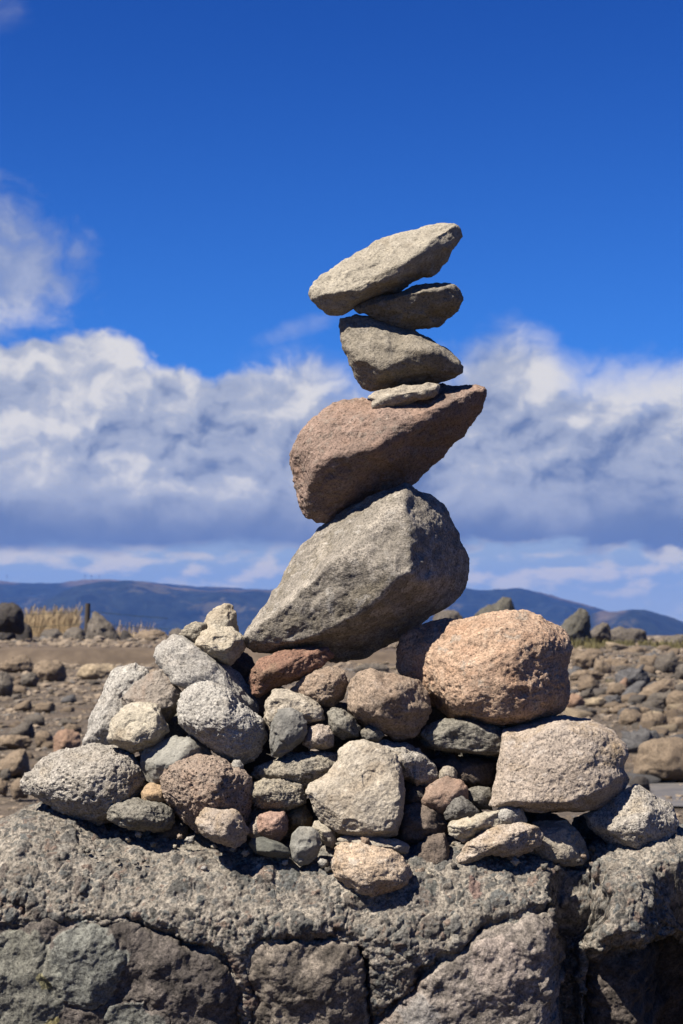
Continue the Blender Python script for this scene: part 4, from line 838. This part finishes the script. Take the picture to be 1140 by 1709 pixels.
# smaller scattered stones: copies of a few shapes, each its own object
def scatter():
    protos = {}
    def place(px, py, w, kd, label, group, rr):
        d = ground_dist(py); key = (kd, rr.randrange(3))
        if key not in protos:
            nm, A, B = BG[kd]; r_ = np.random.RandomState(len(protos) + 60)
            V, T = ico(3); pn = np.concatenate([r_.normal(size=(9, 3)), r_.normal(size=(6, 3)) * 0.22 + np.array([[1, 0, 0], [-1, 0, 0], [0, 1, 0], [0, -1, 0], [0, 0, 1], [0, 0, -1]])]); pn /= np.linalg.norm(pn, axis=1, keepdims=True); pd = r_.uniform(.72, 1.0, 15)
            q = np.maximum(V @ pn.T / pd, 1e-6); rad = ((q ** 40).sum(1)) ** (-1 / 40.0)
            W = V * rad[:, None] * np.array([1, .8, .5]) * (1 + 0.07 * fbm(V * 2.2, len(protos), 3))[:, None]
            protos[key] = mesh_obj('small_stone', W, T, bgmat(nm, A, B, 10.0)).data
            bpy.data.objects.remove([o for o in COL.objects if o.data == protos[key]][0])
        o = bpy.data.objects.new('small_stone', protos[key]); COL.objects.link(o)
        s = w * d / F * 0.5; x = (px - 570) / F * d
        z = float(gheight(np.array([x]), np.array([d]))[0])
        if x < 3 and 55 < d < 86: z += 0.44
        o.location = (x, d, z + s * 0.15); o.scale = (s, s, s * rr.uniform(.8, 1.2)); o.rotation_euler = (rr.uniform(-.15, .15), rr.uniform(-.15, .15), rr.uniform(0, 6.28))
        tag(o, label, 'stone', group)
    rr = random.Random(5)
    for i in range(110):
        py = 1075 + 235 * rr.random() ** 1.6; px = rr.uniform(-10, 300 if py < 1100 else 190 - (py - 1100) * 0.35)
        place(px, py, (6 + 14 * rr.random() ** 2) * (1 + (py - 1075) / 200), rr.choice(['tan', 'grey', 'tan', 'pale']), 'small loose stone on the open ground left of the heap', 'small stones scattered on the left ground', rr)
    for i in range(210):
        py = 1072 + 230 * rr.random() ** 1.1; px = rr.uniform(950 if py < 1200 else 1050, 1150)
        place(px, py, (9 + 26 * rr.random() ** 2) * (1 + (py - 1075) / 300), rr.choice(['tan', 'grey', 'tan', 'pale', 'tan', 'grey', 'blue']), 'small loose stone in the rocky field right of the heap', 'small stones scattered in the right field', rr)
    for i in range(10):
        py = rr.uniform(1085, 1118); place(rr.uniform(600, 690), py, rr.uniform(9, 22), rr.choice(['tan', 'pale']), 'small loose stone seen through the gap beneath the slanting slab', 'small stones seen through the gap', rr)
scatter()

def gravel():
    r = np.random.RandomState(3); n = 38000; V0, T0 = ico(1)
    az = np.radians(np.concatenate([r.uniform(-13, 13, 26000), r.uniform(13, 38, 6000), r.uniform(-38, -13, 6000)])); d = 7 * (130 / 7) ** r.uniform(0, 1, n) ; s = d / F * (1.0 + r.exponential(1.8, n)).clip(0, 10)
    x = d * np.tan(az); z = gheight(x, d); z = z + np.where((x < 3) & (d > 56) & (d < 85), 0.46, 0)
    V = V0[None] * (1 + r.uniform(-.25, .25, (n, len(V0), 1))) * s[:, None, None] * np.array([1.2, 1, .6]) + np.stack([x, d, z + s * .1], 1)[:, None]
    T = (T0[None] + (np.arange(n) * len(V0))[:, None, None]).reshape(-1, 3)
    m, nt, b = new_mat('gravel_stone', 0.95); g = nt.nodes.new('ShaderNodeNewGeometry')
    rp = S(nt, g.outputs['Random Per Island'])
    c = mixc(nt, rp.step(0.0, 0.6), alb((122, 109, 95)), alb((180, 162, 140))); c = mixc(nt, rp.step(0.7, 1.0), c, alb((128, 126, 124)))
    nt.links.new(c, b.inputs['Base Color'])
    o = mesh_obj('gravel', V.reshape(-1, 3), T, m, smooth=False); tag(o, 'brown grey gravel strewn over the bare ground behind the heap', 'gravel', kind='stuff')
gravel()

# ------------------------------------------------------------------ dry grass
def grass(name, label, areas, seed, cA, cB, wpx=0.9):
    r = np.random.RandomState(seed); V = []; Fc = []
    for (x0, x1, yb, hpx, d0, d1, n) in areas:
        for i in range(n):
            px = r.uniform(x0, x1); d = r.uniform(d0, d1); x = (px - 570) / F * d
            t = (px - x0) / (x1 - x0); hh = hpx * r.uniform(.55, 1.1) * r.uniform(.75, 1.2) * (0.85 + 0.13 * math.sin(px * 0.16 + seed) * math.sin(px * .41)) * min(1, 9 * t + .5, 9 * (1 - t) + .5) * d / F
            zb = float(-0.05 + (0.4 if px < 400 and 55 < d < 86 else 0))
            w = wpx * d / F * r.uniform(.5, 1.2); lx, ly = r.normal(0.10, .11) * hh, r.normal(0, .14) * hh; an = r.uniform(0, 3.14); ca, sa = math.cos(an) * w / 2, math.sin(an) * w / 2
            b0 = len(V); plume = r.rand() < 0.3
            V += [(x - ca, d - sa, zb), (x + ca, d + sa, zb), (x + lx * .35 + ca * .8, d + ly * .35 + sa * .8, zb + hh * .55), (x + lx * .35 - ca * .8, d + ly * .35 - sa * .8, zb + hh * .55)]
            k = 1.3 if plume else .15
            V += [(x + lx + ca * k, d + ly + sa * k, zb + hh * .97), (x + lx - ca * k, d + ly - sa * k, zb + hh)]
            Fc += [(b0, b0 + 1, b0 + 2, b0 + 3), (b0 + 3, b0 + 2, b0 + 4, b0 + 5)]
    m, nt, b = new_mat(name + '_blade', 0.8); g = nt.nodes.new('ShaderNodeNewGeometry')
    nt.links.new(mixc(nt, S(nt, g.outputs['Random Per Island']), alb(cA), alb(cB)), b.inputs['Base Color'])
    o = mesh_obj(name, V, Fc, m, smooth=False); tag(o, label, 'grass', kind='stuff')
grass('dry_grass', 'tall dry yellow grass growing behind the rocks at left', [(38, 128, 1075, 56, 95, 108, 9000), (128, 150, 1075, 30, 96, 106, 200), (176, 262, 1075, 34, 98, 112, 420), (-60, 40, 1075, 45, 100, 112, 700)], 4, (244, 220, 172), (222, 190, 138))
grass('field_grass', 'low yellow-green tufts between the skyline rocks at right', [(948, 1000, 1080, 18, 82, 92, 700), (1000, 1060, 1080, 15, 84, 92, 700), (1060, 1150, 1080, 17, 80, 88, 1100), (1125, 1150, 1110, 12, 50, 54, 150), (1008, 1022, 1140, 11, 38, 39.5, 60)], 7, (146, 136, 84), (112, 108, 62), 1.5)

# ------------------------------------------------------------------ fence
def fence():
    d = 94.0; root = bpy.data.objects.new('wire_fence', None); COL.objects.link(root); root.location = ((145 - 570) / F * d, d, 0)
    tag(root, 'dark wooden post with thin wires behind the grey boulder at left', 'fence')
    wd, nt, b = new_mat('weathered_wood'); co = obj_coord(nt); n = tnoise(nt, co, 9, 4); nt.links.new(mixc(nt, n, alb((74, 66, 58)), alb((104, 94, 84))), b.inputs['Base Color'])
    wm, nt, b = new_mat('fence_wire', 0.5); b.inputs['Base Color'].default_value = alb((46, 70, 62)); b.inputs['Metallic'].default_value = 0.3
    def post(px, top):
        bm = bmesh.new(); x = (px - 570) / F * d - root.location.x; hz = CAMH + (HOR - top) * d / F
        bmesh.ops.create_cone(bm, cap_ends=True, segments=14, radius1=0.15, radius2=0.135, depth=hz + 0.3)
        for v in bm.verts: v.co.z += (hz + 0.3) / 2 - 0.3; v.co.x += x + 0.03 * v.co.z
        bmesh.ops.bevel(bm, geom=[e_ for e_ in bm.edges if all(v.co.z > hz - .05 for v in e_.verts)], offset=0.02, segments=2, affect='EDGES')
        me = bpy.data.meshes.new('post'); bm.to_mesh(me); bm.free(); me.materials.append(wd); o = bpy.data.objects.new('post', me); COL.objects.link(o); o.parent = root
    post(145, 1007)
    def wire(y0, y1, y2):
        pts = []
        for i in range(41):
            px = -60 + 340 * i / 40; t = (px - 145) / 200.0; y = y1 + (y0 - y1) * max(0, -t) + (y2 - y1) * max(0, t) + 1.5 * math.sin(min(1, abs(t)) * math.pi)
            pts.append(((px - 570) / F * d - root.location.x, 0.2, CAMH + (HOR - y) * d / F))
        V = []; Fc = []
        for i, (x, y, z) in enumerate(pts):
            for j in range(4): V.append((x, y + .012 * math.cos(j * 1.57), z + .012 * math.sin(j * 1.57)))
            if i:
                for j in range(4): a_ = (i - 1) * 4 + j; b_ = (i - 1) * 4 + (j + 1) % 4; Fc.append((a_, b_, b_ + 4, a_ + 4))
        mesh_obj('wire', V, Fc, wm, parent=root)
    wire(1028, 1020, 1036); wire(1050, 1041, 1052)
fence()

# ------------------------------------------------------------------ hills
def hills():
    m, nt, b = new_mat('forested_hillside', 1.0); g = nt.nodes.new('ShaderNodeNewGeometry'); pos = g.outputs['Position']
    n1 = tnoise(nt, pos, 0.004, 7, 0.65); n2 = tnoise(nt, pos, 0.03, 5, 0.7)
    z = S(nt, nt_sep(nt, pos, 2))
    c = mixc(nt, n2.step(0.35, 0.65), alb((20, 32, 32)), alb((44, 56, 50)))
    c = mixc(nt, ((n1 + (n2 - 0.5) * 0.5)).step(0.56, 0.66) * 0.35, c, alb((136, 122, 84)))
    at = nt.nodes.new('ShaderNodeAttribute'); at.attribute_name = 'bare'
    c = mixc(nt, (S(nt, at.outputs['Fac']) * (n2 * 0.7)).clamp(), c, alb((164, 138, 104)))
    nt.links.new(c, b.inputs['Base Color'])
    def ridge(dist, pts, depth, seed, x0, x1, base=-170, rough=1.0, bare=None):
        xs = np.linspace(x0, x1, max(420, int((x1 - x0) / 3))); crest = np.interp(xs, [q[0] for q in pts], [q[1] for q in pts])
        k = dist / F; crest = np.convolve(np.pad(crest, 5, 'edge'), np.ones(11) / 11, 'valid')
        zc = CAMH + (HOR - crest) * k
        s = np.linspace(-1, 1, 90); X, S_ = np.meshgrid((xs - 570) * k, s, indexing='ij')
        p = np.stack([X.ravel(), (S_ * depth).ravel(), np.full(X.size, seed * 50.0)], 1)
        sh = (1 - np.abs(S_)) ** 0.9
        gul = ridged(p / 420.0, seed, 4).reshape(X.shape) * 34 * rough; fine = fbm(p / 60.0, seed + 3, 4).reshape(X.shape) * 4
        Z = base + (zc[:, None] - base) * sh + gul * np.sin(np.abs(S_) * np.pi) + fine
        Y = dist + S_ * depth + 0 * X
        X = X * (Y / dist)
        idx = np.arange(X.size).reshape(X.shape)
        Q = np.stack([idx[:-1, :-1].ravel(), idx[1:, :-1].ravel(), idx[1:, 1:].ravel(), idx[:-1, 1:].ravel()], 1)
        o = mesh_obj('hill', np.stack([X.ravel(), Y.ravel(), Z.ravel()], 1), Q, m); o['kind'] = 'structure'
        br = np.zeros(X.shape)
        for (a0, a1, w, dn) in (bare or []):
            br = np.maximum(br, sstep(xs, a0, a0 + w)[:, None] * sstep(xs, a1, a1 - w)[:, None] * sstep(np.abs(S_), dn, dn * 0.4))
        at_ = o.data.attributes.new('bare', 'FLOAT', 'POINT'); at_.data.foreach_set('value', br.astype(np.float32).ravel())
    ridge(6200, [(-3200, 1080), (-2400, 1010), (-1300, 990), (-700, 996), (-400, 985), (-150, 962), (0, 968), (60, 974), (100, 971), (135, 966), (165, 964), (215, 968), (280, 976), (450, 984), (600, 986), (680, 1010), (760, 1075)], 1500, 3, -3300, 760, bare=[(95, 240, 25, 0.16), (-50, 40, 20, .1)])
    ridge(4900, [(-100, 1060), (40, 1020), (90, 992), (130, 976), (170, 970), (215, 967), (250, 974), (285, 980), (350, 984), (450, 986), (560, 988), (640, 990), (720, 1010), (800, 1075)], 900, 5, -120, 800, bare=[(215, 520, 40, 0.05)])
    ridge(5600, [(560, 1040), (640, 1000), (720, 986), (770, 980), (800, 983), (830, 981), (870, 981), (900, 986), (950, 1000), (1010, 1018), (1080, 1046), (1200, 1080)], 900, 8, 560, 1300, bare=[(880, 1010, 40, 0.06)])
    ridge(4300, [(860, 1068), (930, 1048), (975, 1030), (1005, 1019), (1040, 1018), (1072, 1016), (1090, 1020), (1115, 1030), (1150, 1043), (1250, 1065), (1400, 1080)], 650, 9, 850, 1450, bare=[(985, 1055, 20, 0.3)])
    ridge(6000, [(1250, 1085), (1600, 1040), (2000, 1012), (2600, 1004), (3200, 1025), (3900, 1085)], 900, 12, 1250, 3900)
    # hilltop buildings and masts, mere specks
    pm, nt, b = new_mat('painted_mast', 0.6); b.inputs['Base Color'].default_value = (0.10, 0.11, 0.14, 1)
    for i, px in enumerate((142, 153, 166, 12)):
        k = 6200 / F; bm = bmesh.new(); bmesh.ops.create_cone(bm, cap_ends=True, segments=6, radius1=1.0, radius2=0.4, depth=10)
        top = bmesh.ops.create_cube(bm, size=2.6); 
        for v in top['verts']: v.co.z = v.co.z * 2.4 + 4
        me = bpy.data.meshes.new('mast'); bm.to_mesh(me); bm.free(); me.materials.append(pm); o = bpy.data.objects.new('radio_mast', me); COL.objects.link(o)
        o.location = ((px - 570) * k, 6200, CAMH + (HOR - 965) * k + 4)
        tag(o, 'tiny distant mast on the bare crest of the left hill', 'mast', 'radio masts on the far crest')
hills()

# ------------------------------------------------------------------ haze between here and the hills
def haze():
    bm = bmesh.new(); bmesh.ops.create_cube(bm, size=1.0)
    for v in bm.verts: v.co.x *= 13000; v.co.y = v.co.y * 9800; v.co.z = -175 + (v.co.z + .5) * 375
    me = bpy.data.meshes.new('haze'); bm.to_mesh(me); bm.free(); o = bpy.data.objects.new('haze', me); COL.objects.link(o); o.location = (0, 3000, 0)
    m = bpy.data.materials.new('air'); m.use_nodes = True; nt = m.node_tree; nt.nodes.clear()
    v = nt.nodes.new('ShaderNodeVolumePrincipled'); v.inputs['Density'].default_value = 0.000065; v.inputs['Color'].default_value = (0.055, 0.21, 0.74, 1)
    v.inputs['Anisotropy'].default_value = 0.0
    out = nt.nodes.new('ShaderNodeOutputMaterial'); nt.links.new(v.outputs[0], out.inputs['Volume']); me.materials.append(m)
    tag(o, 'pale blue haze between the plain and the far hills', 'haze', kind='stuff')
haze()
